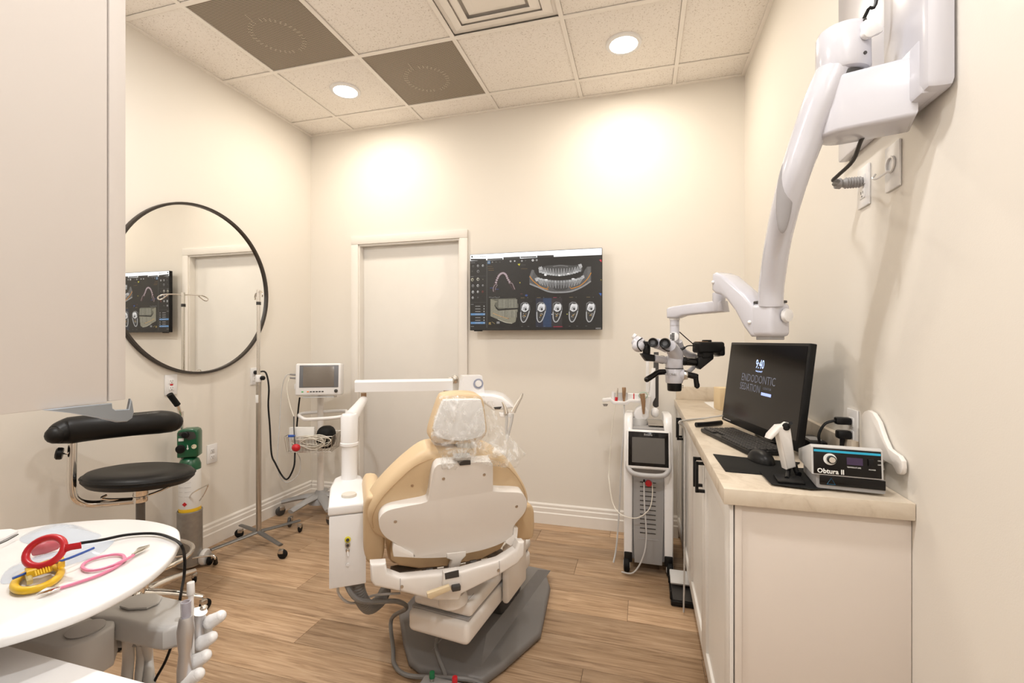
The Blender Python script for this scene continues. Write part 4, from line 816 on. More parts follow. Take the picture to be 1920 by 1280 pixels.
# finish the oval outside the frame at the left
lx = [V3((-1.400, .625, TZ)), V3((-1.415, .50, TZ)), V3((-1.36, .37, TZ)), V3((-1.25, .285, TZ)), V3((-1.12, .26, TZ)), V3((-1.00, .285, TZ)), V3((-.925, .345, TZ))]
un = thing('assistant_unit', (-1.15, .74, 0), 'oval white tray table unit with grey arm at the lower left', 'dental unit')
out = [p for p in near[::-1]] + far + lx
MB().prism(crom(out, 3, True), (0, 0, -.016), .005, 3).build('tray_top', M_WHITE, un)
MB().cyl((-1.20, .66, TZ - .016), (-1.20, .66, .74), .045, n=24).build('tray_hub', M_LGREY, un)
a0 = UZ(190, 1178, .735)
MB().prism([V3((-1.55, a0.y - .06, .648)), V3((a0.x - .03, a0.y - .06, .648)), V3((a0.x - .006, a0.y - .048, .648)), V3((a0.x + .006, a0.y - .02, .648)), V3((a0.x + .004, a0.y + .02, .648)), V3((a0.x - .03, a0.y + .05, .648)), V3((-1.55, a0.y + .05, .648))], (0, 0, .082), .006, 3).build('swing_arm', M_LGREY, un)
MB().lathe([(0, 0), (.030, 0), (.031, .003), (0, .004)], Matrix.Translation((a0.x - .035, a0.y - .005, .730)), 28).build('arm_cap', mat('arm_cap_grey', (.44, .42, .41), .4), un)
MB().cyl((-1.30, a0.y, 0.03), (-1.30, a0.y, .648), .04, n=24).build('unit_post', M_LGREY, un)
MB().box((-1.30, a0.y + .02, .018), (.30, .30, .036), .01).build('unit_foot', M_GREYP, un)
# instrument holder head
ih = [(160, 1152), (172, 1139), (200, 1128), (240, 1118), (275, 1112), (305, 1114), (350, 1124), (366, 1131), (368, 1142), (350, 1158), (335, 1170), (305, 1178), (270, 1172), (215, 1160), (175, 1158)]
HZ = .735
hh = MB().prism([UZ(a, b, HZ) for a, b in ih], (0, 0, -.048), .010, 3).build('holder_head', M_LGREY, un)
MB().prism([UZ(a, b, HZ + .0005) for a, b in ((224, 1140), (240, 1124), (262, 1117), (290, 1116), (305, 1121), (298, 1133), (275, 1143), (240, 1145))], (0, 0, .006), .003, 2).build('touch_pad', M_LGREY, hh)
MB().box((0, 0, 0), (.17, .05, .030), .008, yawm(UZ(245, 1190, .66), .35)).build('holder_neck', M_GREYP, un)
TU('wire_lever', M_CHROME, hh, [UZ(279, 1175, .70), UZ(305, 1160, .72), UZ(350, 1151, .735)], .003, 8, 3)
for k, (px_, lab) in enumerate(((240, 0), (262, 0), (275, 0))):
    TU('supply_hose', M_LGREY, un, [UZ(px_, 1190, .69), U(px_ + 1, 1230, 1.02 + k * .02), U(px_ + (6 if k == 2 else -2), 1290, 1.02), U(px_ + 8, 1350, 1.0)], .011 if k != 1 else .008, 12)
# bar of holders and the three hanging instruments
hl = [U(395, 1165, .98), U(378, 1205, .96), U(366, 1240, .93), U(352, 1275, .90)]
for p in hl: MB().tube([p, p + RT * .013 + UP * .007, p + RT * .021 + UP * .012], [.0145, .0125, .0115], 16, 4).ell(p + RT * .021 + UP * .012, (.0114, .0114, .0114), n=16).ell(p, (.0145, .0145, .0145), n=16).build('holder_cup', M_WHITE, un)
MB().tube([U(345, 1140, 1.02), U(385, 1175, 1.0), U(372, 1235, .96), U(350, 1290, .92)], .012, 12, 5).build('holder_rail', M_LGREY, un)
def inst(name, lab, pts, radii, m, dd=.90):
    t = thing(name, U(*pts[-1], dd), lab, 'dental instrument', 'instruments in the holder bar')
    return t
t = inst('suction_valve', 'silver suction handpiece with clear tip in the holder bar', [(348, 1280)], 0, 0)
MB().lathe([(0, 0), (.012, 0), (.013, .03), (.0105, .06), (.0135, .085), (.0150, .105), (.0120, .128), (.0105, .132), (0, .132)], look(U(345, 1282, .90), U(349, 1160, .90) - U(345, 1282, .90)), 22).build('body', mat('satin_silver', (.62, .61, .62), .3, .75), t)
MB().lathe([(.0085, .0), (.0090, .034), (.0065, .034), (.0060, .0), (.0085, .0)], look(U(348.5, 1160, .90), UP), 18).build('clear_tip', mat('smoke_tip', (.50, .48, .55), .1, alpha=.55), t)
t = inst('saliva_ejector', 'tall thin white saliva ejector in the holder bar', [(360, 1260)], 0, 0)
MB().tube([U(362, 1265, .94), U(359, 1200, .94), U(358, 1112, .94)], .0050, 12, 4).build('stem', M_WHITE, t)
MB().cyl(U(358, 1114, .94), U(357.5, 1091, .94), .0072, .0068, 14, .001).build('tip', M_WHITE, t)
t = inst('air_water_syringe', 'grey angled syringe handle in the holder bar', [(378, 1230)], 0, 0)
MB().tube([U(376, 1240, .97), U(371, 1200, .97), U(369, 1165, .97), U(374, 1146, .97)], [.010, .0135, .0125, .015], 14, 5).build('handle', mat('satin_silver', (.62, .61, .62), .3, .75), t)
MB().ell(U(382, 1139, .965), (.0075, .0075, .0055), n=12).build('button', M_CHROME, t)
# ------------------------------------------------------------------ things on the tray
TT = TZ + .0005
def T(px, py, z=TT): return UZ(px, py, z)
def ring_pts(cx, cy, rx, ry, rot, n=28, z=TT):
    o = []
    for k in range(n):
        a = 2 * math.pi * k / n; x = rx * math.cos(a); y = ry * math.sin(a); o.append(T(cx + x * math.cos(rot) - y * math.sin(rot), cy + x * math.sin(rot) + y * math.cos(rot), z))
    return o
M_POUCH = mat('pouch_film', (.62, .72, .86), .12, alpha=.45); M_PBLUE = mat('pouch_blue_edge', (.30, .45, .72), .4, alpha=.5)
def pouch(pts, lab, seed, inner=None):
    t = thing('sterile_pouch', sum(pts, V3((0, 0, 0))) / len(pts), lab, 'pouch', 'sterile pouches on the tray')
    P = crom(pts, 5, True); c = sum(P, V3((0, 0, 0))) / len(P); vs = [c + UP * .016]; fc = []
    n = len(P); rings = 5
    for r in range(1, rings + 1):
        f = r / rings
        for k, p in enumerate(P):
            q = c + (p - c) * f; q = V3((q.x, q.y, TT + .0006 + .016 * (1 - f ** 2) + .006 * max(0, noise.noise(q * 40 + V3((seed, 0, 0)))) * (1 - f * .8))); vs.append(q)
    for k in range(n): fc.append((0, 1 + k, 1 + (k + 1) % n))
    for r in range(rings - 1):
        for k in range(n): fc.append((1 + r * n + k, 1 + (r + 1) * n + k, 1 + (r + 1) * n + (k + 1) % n, 1 + r * n + (k + 1) % n))
    MB().raw(vs, fc).build('film', M_POUCH, t); return t
p1_ = pouch([T(0, 1092), T(25, 1060), T(95, 1045), T(160, 1030), T(205, 1018), T(215, 1014), T(185, 1040), T(110, 1066), T(35, 1090)], 'clear blue-edged sterile pouch under the red ring', 1.0)
TU('blue_edge', M_BLUE, p1_, [T(24, 1084, TT + .020), T(80, 1062, TT + .020), T(130, 1046, TT + .022), T(176, 1027, TT + .020)], .0022, 6, 4)
p2_ = pouch([T(40, 1005), T(90, 985), T(140, 984), T(170, 995), T(190, 1005), T(150, 1022), T(90, 1020), T(45, 1018)], 'clear crumpled pouch at the back of the tray', 5.0)
MB().tube([T(62, 1032, TT + .012), T(85, 1026, TT + .014), T(108, 1021, TT + .012)], [.010, .012, .009], 10, 4).build('red_insert', mat('red_insert', (.55, .05, .08), .4, alpha=.75), p1_)
# red aiming ring, tilted up on the pouches
RC = T(84, 1035, TT + .045); rg = thing('red_aiming_ring', T(84, 1060), 'red plastic x-ray aiming ring lying on the pouches', 'x-ray ring')
def redp(px, py): return UPL(px, py, RC, (FW * .78 - UP * .62).normalized())
cy_ = [redp(84 + 36 * math.cos(a) * 1.0 + 0 - 4 * math.sin(a), 1034 + 26 * math.sin(a) - 8 * math.cos(a)) for a in [2 * math.pi * k / 28 for k in range(28)]]
MB().tube(cy_, .0058, 12, 0, True).build('ring', M_RED, rg)
MB().prism([redp(a, b) for a, b in ((118, 1026), (128, 1025), (152, 1021), (153, 1029), (134, 1032), (120, 1037))], UP * .006, .001, 1).build('tab', M_RED, rg)
yr = thing('yellow_aiming_ring', T(75, 1088), 'yellow plastic x-ray aiming ring with a ribbed bar', 'x-ray ring')
MB().tube(ring_pts(70, 1085, 46, 17, -.33, 28, TT + .007), .0060, 12, 0, True).build('ring', M_YEL, yr)
yb = MB().prism([T(a, b, TT + .012) for a, b in ((46, 1078), (94, 1061), (98, 1072), (50, 1086))], (0, 0, .014), .002, 1).build('ribbed_bar', M_YEL, yr)
for k in range(6): MB().tube([T(66 + k * 5, 1070.5 - k * 1.8, TT + .027), T(68.5 + k * 5, 1078.5 - k * 1.6, TT + .027)], .0011, 6, 0).build('rib', M_YEL, yb)
MB().prism([T(a, b, TT + .006) for a, b in ((104, 1060), (118, 1053), (122, 1064), (108, 1072))], (0, 0, .016), .002, 1).build('end_block', M_YEL, yr)
MB().prism([T(a, b, TT + .008) for a, b in ((45, 1080), (58, 1076), (62, 1095), (50, 1098))], (0, 0, .010), .002, 1).build('bite_block', mat('clear_yellow', (.80, .70, .35), .2, alpha=.7), yr)
bcn = thing('bib_chain', T(190, 1060), 'pink coiled bib holder cord with two alligator clips', 'bib clip')
TU('cord', M_PINK, bcn, [T(112, 1102, TT + .003), T(145, 1092, TT + .003), T(185, 1078, TT + .003), T(218, 1062, TT + .003), T(233, 1048, TT + .004), T(228, 1040, TT + .004), T(205, 1040, TT + .004), T(170, 1049, TT + .004), T(154, 1061, TT + .004), T(165, 1069, TT + .004), T(195, 1065, TT + .004), T(225, 1054, TT + .007), T(250, 1041, TT + .004)], .0028, 8)
for a_, b_ in (((112, 1102), (68, 1118)), ((250, 1041), (281, 1025))):
    c0, c1 = T(*a_, TT + .004), T(*b_, TT + .003); dd_ = (c1 - c0); sd = V3((-dd_.y, dd_.x, 0)).normalized()
    cp = MB().prism([c0 + sd * .004, c0 + dd_ * .45 + sd * .007, c1, c0 + dd_ * .45 - sd * .005, c0 - sd * .004], (0, 0, .003), .0006, 1).build('alligator_clip', M_CHROME, bcn)
    MB().prism([c0 + dd_ * .15 + sd * .004 + UP * .004, c0 + dd_ * .5 + sd * .006 + UP * .006, c1 + UP * .003, c0 + dd_ * .5 - sd * .004 + UP * .006], (0, 0, .002), .0005, 1).build('upper_jaw', M_STEEL, cp)
tag(TU('black_probe_cable', M_BLACK, None, [T(150, 1018, TT + .012), T(190, 1012, TT + .008), T(240, 1002, TT + .006), T(290, 1000, TT + .006), T(322, 1009, TT + .006), T(340, 1022, TT + .004), U(346, 1045, .97), U(345, 1080, .98), U(338, 1120, 1.02), U(330, 1180, 1.04), U(312, 1235, 1.04), U(292, 1272, 1.03), U(280, 1300, 1.03)], .0030), 'thin black cable looping off the tray edge to the floor', 'cable')
wtray = thing('paper_tray', T(5, 1005), 'white paper lined tray at the left picture edge', 'tray')
MB().prism([T(-60, 1030), T(0, 1017), T(34, 1000), T(22, 997), T(-50, 1003)], (0, 0, .008), .002, 1).build('tray_base', M_WHITE, wtray)
TU('tray_rim', M_DGREY, wtray, [T(-50, 1032, TT + .0085), T(0, 1019, TT + .0085), T(34, 1001.5, TT + .0085)], .0012, 6, 3)

# ------------------------------------------------------------------ assistant stool
SC = V3((-2.300, 1.640, 0))
st = thing('assistant_stool', SC, 'black vinyl stool with curved arm rest and chrome base', 'stool')
stM = Matrix.Translation(SC + UP * .655) @ Matrix.Rotation(math.radians(2.5), 4, FW) @ Matrix.Rotation(math.radians(-4), 4, RT)
MB().lathe([(0, -.034), (.15, -.034), (.200, -.026), (.221, -.004), (.219, .014), (.205, .028), (.17, .036), (.08, .031), (0, .028)], stM @ Matrix.Diagonal((1, .96, 1, 1)), 48).build('seat', M_VINYL, st)
MB().tube([stM @ V3((.2225 * math.cos(a), .2136 * math.sin(a), .010)) for a in [2 * math.pi * k / 40 for k in range(40)]], .0028, 6, 0, True).build('seat_piping', M_VINYL, st)
bp_ = [U(104, 815, 2.00), U(130, 807, 2.05), U(185, 800, 2.10), U(250, 795, 2.17), U(300, 791, 2.25), U(322, 791, 2.30)]
MB().tube(bp_, [.040, .060, .058, .054, .056, .050], 18, 6, flat=(1, 1.0)).ell(U(105, 815, 2.0), (.038, .038, .038), n=16).ell(U(322, 791, 2.30), (.048, .048, .048), n=16).build('arm_rest_pad', M_VINYL, st)
MB().tube([U(136, 825, 2.06), U(135, 870, 2.06), U(135, 915, 2.06), U(142, 936, 2.07), U(165, 944, 2.11), U(200, 943, 2.15), U(252, 938, 2.20)], .0165, 14, 5).build('arm_tube', M_CHROME, st)
MB().lathe([(0, 0), (.024, 0), (.027, .006), (.027, .018), (.020, .024), (0, .024)], look(U(118, 850, 2.03), U(108, 850, 2.02) - U(118, 850, 2.03)), 12).build('tension_knob', M_BLACK, st); MB().tube([U(118, 850, 2.03), U(133, 850, 2.06)], .005, 8, 0).build('knob_bolt', M_CHROME, st)
MB().tube([U(330, 905, 2.30), U(300, 920, 2.28), U(262, 932, 2.22), U(215, 936, 2.16), U(190, 934, 2.12), U(200, 928, 2.14)], .0055, 8, 5).build('height_lever', M_CHROME, st)
cs = MB().lathe([(0, 0), (.028, 0), (.030, .004), (.030, .028), (.028, .030), (.030, .033), (.030, .10), (0, .10)], Matrix.Translation(SC + UP * .535), 26).build('column_collar', M_CHROME, st)
MB().cyl(SC + UP * .10, SC + UP * .54, .018, n=20).build('gas_column', M_DSTEEL, st)
MB().cyl(SC + UP * .07, SC + UP * .15, .036, .030, 24, .003).build('hub', M_CHROME, st)
MB().tube([SC + V3((.205 * math.cos(a), .205 * math.sin(a), .262)) for a in [2 * math.pi * k / 40 for k in range(40)]], .0105, 12, 0, True).build('foot_ring', M_CHROME, st)
for k in range(4):
    a = k * math.pi / 2 + .5; MB().tube([SC + V3((.03 * math.cos(a), .03 * math.sin(a), .25)), SC + V3((.205 * math.cos(a), .205 * math.sin(a), .262))], .006, 8, 0).build('ring_spoke', M_CHROME, st)
def caster(parent, p, a, r=.026, name='caster', wm=None, fork=None):
    p = V3(p); d = V3((math.cos(a), math.sin(a), 0)); c = p + d * (r * .35) ; c.z = r + .0005; ax = V3((-d.y, d.x, 0)); w_ = r * .32
    o = MB().lathe([(0, -w_), (r * .8, -w_), (r, -w_ * .5), (r, w_ * .5), (r * .8, w_), (0, w_)], look(c, ax), 20).build(name, wm or M_RUB, parent)
    MB().box((0, 0, 0), (w_ * 2 + .008, r * 1.1, r * .9), r * .2, look(V3((c.x, c.y, r * 1.55)) - d * (r * .3), UP, up=d) @ Matrix.Rotation(math.pi / 2, 4, 'Z') if False else yawm(V3((c.x, c.y, r * 1.6)) - d * (r * .3), a + math.pi / 2)).build('fork', fork or M_STEEL, o); return o
for k in range(5):
    a = math.radians(92 + 72 * k); d = V3((math.cos(a), math.sin(a), 0)); e = SC + d * .285
    if e.x < XL + .03: d = d; e = SC + d * .26
    MB().tube([SC + d * .03 + UP * .098, SC + d * .16 + UP * .088, e + UP * .066], [.022, .018, .013], 12, 4).build('leg', M_CHROME, st)
    caster(st, e, a + 1.0, .027)

# ------------------------------------------------------------------ oxygen cylinder and its cart
OC = V3((-2.510, 2.062, 0))
oxy = thing('oxygen_cylinder', OC + UP * .03, 'oxygen cylinder with green regulator and white paper label', 'gas cylinder')
MB().lathe([(0, 0), (.050, 0), (.0545, .008), (.0545, .52), (.053, .545)], Matrix.Translation(OC + UP * .030), 32).build('cylinder_body', M_STEEL, oxy)
MB().lathe([(.0550, 0), (.0552, .001), (.0552, .215), (.0550, .216)], Matrix.Translation(OC + UP * .345), 32).build('paper_label', M_PAPER, oxy)
MB().lathe([(.0554, 0), (.0556, .001), (.0556, .022), (.0554, .023)], Matrix.Translation(OC + UP * .322), 32).build('yellow_band', M_YEL, oxy)
MB().lathe([(.0553, 0), (.0553, .028), (.045, .056), (.030, .068), (0, .070)], Matrix.Translation(OC + UP * .562), 32).build('green_shoulder', M_GREEN, oxy)
RM = camframe(OC + UP * .715, .30)
mb = MB()
rgp = [(-.050, -.080), (.046, -.080), (.052, -.074), (.052, .058), (.046, .074), (.030, .082), (-.025, .082), (-.046, .074), (-.052, .060), (-.052, -.072)]
rg_ = mb.prism([RM @ V3((x, -.040, z)) for x, z in rgp], (RM.to_3x3() @ V3((0, 1, 0))) * .080, .008, 3).build('regulator', M_GREEN, oxy)
MB().prism([RM @ V3((x, -.0415, z)) for x, z in ((-.044, .050), (-.040, .066), (.0, .070), (.034, .064), (.044, .040), (.040, .026), (.006, .020), (-.01, .036), (-.03, .044))], (RM.to_3x3() @ V3((0, 1, 0))) * .003, 0).build('handle_opening', M_DGREY, rg_)
MB().lathe([(0, 0), (.018, 0), (.018, .016), (.014, .020), (0, .020)], RM @ Matrix.Translation((-.008, -.040, .052)) @ Matrix.Rotation(math.pi / 2, 4, 'X'), 14).build('valve_knob', M_BLACK, rg_)
MB().lathe([(0, 0), (.024, 0), (.024, .008), (.02, .010), (0, .010)], RM @ Matrix.Translation((-.032, -.040, -.028)) @ Matrix.Rotation(math.pi / 2, 4, 'X'), 18).build('flow_dial', M_BLACK, rg_)
ga = MB().lathe([(0, 0), (.0125, 0), (.0125, .004), (.0105, .004), (.0105, .003), (0, .003)], RM @ Matrix.Translation((.034, -.040, -.018)) @ Matrix.Rotation(math.pi / 2, 4, 'X'), 22).build('gauge', mat('gauge_face', (.72, .66, .48), .4), rg_)
MB().box((.002, -.0435, -.02), (.002, .0008, .012), 0, RM @ Matrix.Translation((.034, 0, .002)) @ Matrix.Rotation(.5, 4, 'Y')).build('gauge_needle', M_BLACK, ga)
MB().box((-.030, -.0405, .024), (.026, .001, .016), 0, RM).build('barcode_label', M_PAPER, rg_)
MB().prism([RM @ V3((x, -.0408, z)) for x, z in ((.0, -.005), (.004, -.012), (.005, -.026), (.009, -.026), (.002, -.036), (-.004, -.026), (.0, -.026), (.0, -.014))], (RM.to_3x3() @ V3((0, -1, 0))) * .0006, 0).build('arrow_mark', M_PAPER, rg_)
for k in range(12):
    a = YAW + .15 - math.pi / 2 - .75 + (k % 2) * .75; z_ = .548 - (k // 2) * .026
    MB().tube([OC + V3((.0558 * math.cos(a + q), .0558 * math.sin(a + q), z_)) for q in (0, .2, .4, .55)], .0008, 4, 0).build('label_line', M_LGREY, oxy)
MB().box((0, -.0560, .375), (.018, .001, .018), 0, camframe(OC, .15) @ Matrix.Translation((0, 0, .375)) @ Matrix.Rotation(math.pi / 4, 4, 'Y') @ Matrix.Translation((0, 0, -.375))).build('hazard_diamond', M_RED, oxy)
ct = thing('cylinder_cart', OC, 'steel cylinder cart with black-gripped handle and small white wheels', 'cart')
M_GALV = mat('galvanised_steel', (.36, .35, .335), .42, .65, var=.2, vscale=40)
MB().lathe([(.0600, .0), (.0625, .0), (.0625, .295), (.0640, .300), (.0625, .305), (.0585, .305), (.0585, .0), (.0600, 0)], Matrix.Translation(OC + UP * .022), 32).build('sleeve', M_GALV, ct)
MB().lathe([(0, 0), (.0625, 0), (.0625, .006), (0, .006)], Matrix.Translation(OC + UP * .016), 32).build('sleeve_floor', M_STEEL, ct)
bkx = OC + V3((-.078, .012, 0))
MB().tube([bkx + UP * .05, bkx + UP * .45, bkx + UP * .86, U(338, 772, 2.70) * .5 + U(342, 790, 2.70) * .5, U(332, 757, 2.66)], .0105, 12, 5).build('handle_tube', M_CHROME, ct)
MB().tube([U(333, 759, 2.665), U(318, 739, 2.62)], .0165, 14, 0).build('handle_grip', M_RUB, ct)
MB().tube([U(352, 938, 2.63), U(361, 924, 2.60), U(388, 909, 2.56), U(389, 912, 2.56), U(380, 930, 2.58), U(374, 938, 2.60)], .0035, 8, 3).build('wire_catch', M_CHROME, ct)
for s_ in (-1, 1):
    wcn = OC + V3((.078 * s_ * .0 + .02, .075 * s_ + .012, .062)) if False else OC + RT * (.074 * s_) + FW * .02 + UP * .045
    MB().lathe([(0, -.014), (.040, -.014), (.045, -.008), (.045, .008), (.040, .014), (0, .014)], look(wcn, RT), 24).build('wheel', M_WHITE, ct)
MB().tube([U(362, 1046, 2.60), U(385, 1042, 2.60), U(400, 1042, 2.60), U(404, 1048, 2.60)], .006, 8, 3).build('rest_foot', M_CHROME, ct)
ft = UZ(404, 1056, .0); MB().cyl((ft.x, ft.y, .001), U(404, 1046, 2.60), .013, .008, 14).build('foot_tip', M_RUB, ct)

# ------------------------------------------------------------------ drip stand
IV = V3((-2.325, 2.370, 0)); iv = thing('drip_stand', IV, 'thin chrome drip stand with hooks and four casters', 'iv stand')
MB().cyl(IV + UP * .09, IV + UP * 1.055, .0155, n=18).build('lower_pole', M_STEEL, iv)
MB().cyl(IV + UP * 1.05, IV + UP * 1.56, .0105, n=16).build('upper_pole', M_CHROME, iv)
MB().cyl(IV + UP * 1.04, IV + UP * 1.085, .019, .017, 18, .002).build('clamp_collar', M_WHITE, iv)
MB().lathe([(0, 0), (.010, 0), (.014, .006), (.014, .02), (.008, .026), (0, .026)], look(IV + V3((.016, 0, 1.065)), (1, .3, 0)), 14).build('clamp_knob', M_BLACK, iv)
MB().box((IV.x, IV.y, .935), (.020, .032, .05), .002, None).build('label_sleeve', M_PAPER, iv)
MB().cyl(IV + UP * 1.525, IV + UP * 1.545, .0135, n=16).build('grey_band', M_DGREY, iv)
MB().cyl(IV + UP * 1.545, IV + UP * 1.62, .0115, n=16).build('hook_head', M_CHROME, iv)
hd1 = V3((.80, -.60, 0)).normalized()
for s_ in (-1, 1):
    d = hd1 * s_; o = IV + UP * 1.605
    MB().tube([o, o + d * .06 + UP * .002, o + d * .115 - UP * .004, o + d * .140 - UP * .022, o + d * .132 - UP * .036, o + d * .112 - UP * .028, o + d * .085 - UP * .004], .0042, 8, 5).build('hook', M_CHROME, iv)
for k, a in enumerate((math.radians(250), math.radians(340), math.radians(70), math.radians(160))):
    d = V3((math.cos(a), math.sin(a), 0)); e = IV + d * (.27 if k != 3 else .24)
    MB().tube([IV + d * .01 + UP * .098, IV + d * .12 + UP * .090, e + UP * .082], [.016, .014, .012], 8, 4, flat=(1.25, .55)).build('leg', M_DSTEEL, iv)
    caster(iv, e, a + .7, .028, fork=M_STEEL)

# ------------------------------------------------------------------ patient monitor on its cart
MC = V3((-2.335, 2.965, 0)); mcart = thing('monitor_cart', MC, 'grey rolling cart with wire basket and white rail in the corner', 'cart')
MB().cyl(MC + UP * .10, MC + UP * .90, .024, .022, 20).build('column', M_CREAMP, mcart)
MB().lathe([(0, 0), (.09, 0), (.085, .03), (.05, .06), (.030, .09), (0, .09)], Matrix.Translation(MC + UP * .085), 28).build('base_hub', M_LASG, mcart)
for a in (math.radians(206), math.radians(262), math.radians(320), math.radians(28), math.radians(120)):
    d = V3((math.cos(a), math.sin(a), 0)); L_ = .27
    while (MC + d * (L_ + .03)).x < XL + .02 or (MC + d * (L_ + .03)).y > YB - .03: L_ -= .01
    e = MC + d * L_
    MB().tube([MC + d * .04 + UP * .135, MC + d * .14 + UP * .125, e + UP * .100], [.036, .030, .024], 12, 4, flat=(1.1, .6)).build('leg', M_LASG, mcart)
    caster(mcart, e, a + .6, .034, wm=M_DGREY, fork=M_STEEL)
mcd = 3.36
rail = [U(562, 777, mcd), U(566, 783, mcd - .10), U(580, 786, mcd - .12), U(640, 781, mcd - .10), U(650, 772, mcd), U(640, 770, mcd + .12), U(585, 773, mcd + .12)]
MB().tube(rail, .0125, 12, 5, True).build('hand_rail', M_WHITE, mcart)
BMx = camframe(U(588, 830, 3.30), .05)
mb = MB()
for lv, (hw, hdp) in ((.065, (.165, .10)), (-.045, (.150, .085))):
    mb.tube([BMx @ V3(p) for p in ((-hw, -hdp, lv), (hw, -hdp, lv), (hw, hdp, lv), (-hw, hdp, lv))], .003, 6, 0, True)
for k in range(15):
    x = -.150 + k * .3 / 14
    mb.tube([BMx @ V3((x * 1.08, -.10, .065)), BMx @ V3((x, -.085, -.045)), BMx @ V3((x, .085, -.045)), BMx @ V3((x * 1.08, .10, .065))], .0016, 5, 0)
for k in range(7):
    y = -.085 + k * .17 / 6
    for s_ in (-1, 1): mb.tube([BMx @ V3((.165 * s_, y * 1.1, .065)), BMx @ V3((.150 * s_, y, -.045))], .0016, 5, 0)
bsk = mb.build('wire_basket', M_STEEL, mcart); bsk['kind'] = 'stuff'
tag(MB().box((-.055, -.060, .042), (.17, .030, .165), .002, BMx).build('folded_papers', M_PAPER, None), 'white folded papers standing in the wire basket', 'papers')
bg = tag(MB().ell(BMx @ V3((.085, .010, .040)), (.062, .068, .080), camframe((0, 0, 0)), 18, .75).build('black_cuff_bag', M_RUB, None), 'black cuff bag in the wire basket', 'bag')
mb = MB(); random.seed(3)
coil = thing('coiled_leads', BMx @ V3((.05, -.05, .06)), 'cream coiled patient leads piled in the wire basket', 'cable')
for k in range(10):
    c = BMx @ V3((.03 + .035 * math.sin(k * 2.1), -.085 - .004 * k, .030 + .012 * math.cos(k * 1.7))); w_ = .085 + .012 * (k % 3)
    TU('lead', M_TUBEW, coil, [c + RT * (w_ * math.cos(q)) + UP * (.035 * math.sin(q) + .006 * math.sin(3 * q + k)) + FW * (-.01 * math.sin(q)) for q in [2 * math.pi * j / 14 for j in range(14)]], .0026, 6, 2, True)
rb = thing('red_bulb', U(555, 839, 3.16), 'red rubber bulb hanging at the basket corner', 'bulb')
MB().ell(U(555, 839, 3.16), (.030, .026, .026), n=18).build('bulb', M_RED, rb); TU('bulb_tube', M_DGREY, rb, [U(553, 832, 3.16), U(551, 800, 3.2), U(551, 781, 3.25)], .004)
MB().box((0, 0, 0), (.045, .02, .016), .004, camframe(U(547, 817, 3.18), .1)).build('blue_clip', M_BLUE, rb)
# monitor head
mcen = U(597, 711, 3.34); PM = camframe(mcen, .16, -.08) @ Matrix.Rotation(math.radians(-4), 4, 'Y') @ Matrix.Rotation(math.radians(4), 4, 'Y')
pm = thing('patient_monitor', mcen - UP * .13, 'white patient monitor with grey screen and button row', 'monitor')
bd = MB().box((0, .05, 0), (.315, .115, .232), .014, PM, 3).build('casing', M_WHITE, pm)
scn = MB().box((.006, -.0085, .022), (.268, .004, .160), .002, PM).build('screen_bezel', mat('bezel_grey', (.16, .165, .18), .35), bd)
MB().box((.004, -.0110, .020), (.212, .002, .146), .0005, PM).build('screen', mat('idle_screen', (.20, .175, .15), .18), scn)
for k, x in enumerate((-.105, -.068, -.048, -.028, -.008, .012, .032)):
    MB().box((x, -.0085, -.088), (.014, .003, .008), .001, PM).build('button', mat('green_button', (.05, .42, .12), .4) if k == 0 else (mat('orange_button', (.85, .25, .05), .4) if k == 1 else M_DGREY), bd)
MB().lathe([(0, 0), (.012, 0), (.012, .009), (.009, .011), (0, .011)], PM @ Matrix.Translation((.125, -.0075, -.084)) @ Matrix.Rotation(math.pi / 2, 4, 'X'), 20).build('rotary_knob', M_DGREY, bd)
MB().box((-.16, .05, -.05), (.02, .06, .04), .004, PM).build('side_module', M_WHITE, bd)
for z_ in (.035, .01): MB().cyl(PM @ V3((-.155, .04, z_)), PM @ V3((-.205, .03, z_ + .004)), .008, .006, 12).build('lead_plug', M_GREYP, bd)
MB().box((0, .05, -.128), (.22, .10, .010), .002, PM).build('mount_plate', M_LGREY, mcart); MB().cyl(MC + UP * .89, V3((MC.x, MC.y, mcen.z - .128)), .018, n=16).build('mount_neck', M_LGREY, mcart)
tag(TU('grey_lead', M_LGREY, None, [PM @ V3((-.205, .03, .039)), U(535, 706, 3.3), U(528, 735, 3.3), U(524, 800, 3.26), U(520, 860, 3.22), U(525, 893, 3.2), U(540, 904, 3.18), U(560, 888, 3.2), U(563, 862, 3.2), U(556, 848, 3.13)], .0032), 'long grey lead looping below the patient monitor', 'cable')
tag(TU('cream_lead', M_TUBEW, None, [PM @ V3((-.205, .03, .016)), U(541, 712, 3.3), U(538, 730, 3.28), U(544, 760, 3.24), U(551, 780, 3.21)], .0030), 'short cream lead from the patient monitor to the rail', 'cable')
op = UX(478, 698, XL + .012); pcd = thing('mains_cable', op, 'thick black power cord curving from the outlet to the cart', 'power cord')
MB().tube([op, op + V3((.035, -.0, .002))], .014, 12, 0).build('plug', M_BLACK, pcd)
TU('cord', M_BLACK, pcd, [op + V3((.03, 0, .002)), U(498, 698, 3.22), U(504, 725, 3.2), U(503, 760, 3.2), U(506, 800, 3.2), U(509, 850, 3.18), U(516, 868, 3.18), U(530, 893, 3.18), U(540, 897, 3.18), U(551, 875, 3.2), U(553, 850, 3.24), U(555, 820, 3.40), U(559, 770, 3.43), U(562, 745, 3.42)], .0058, 8)
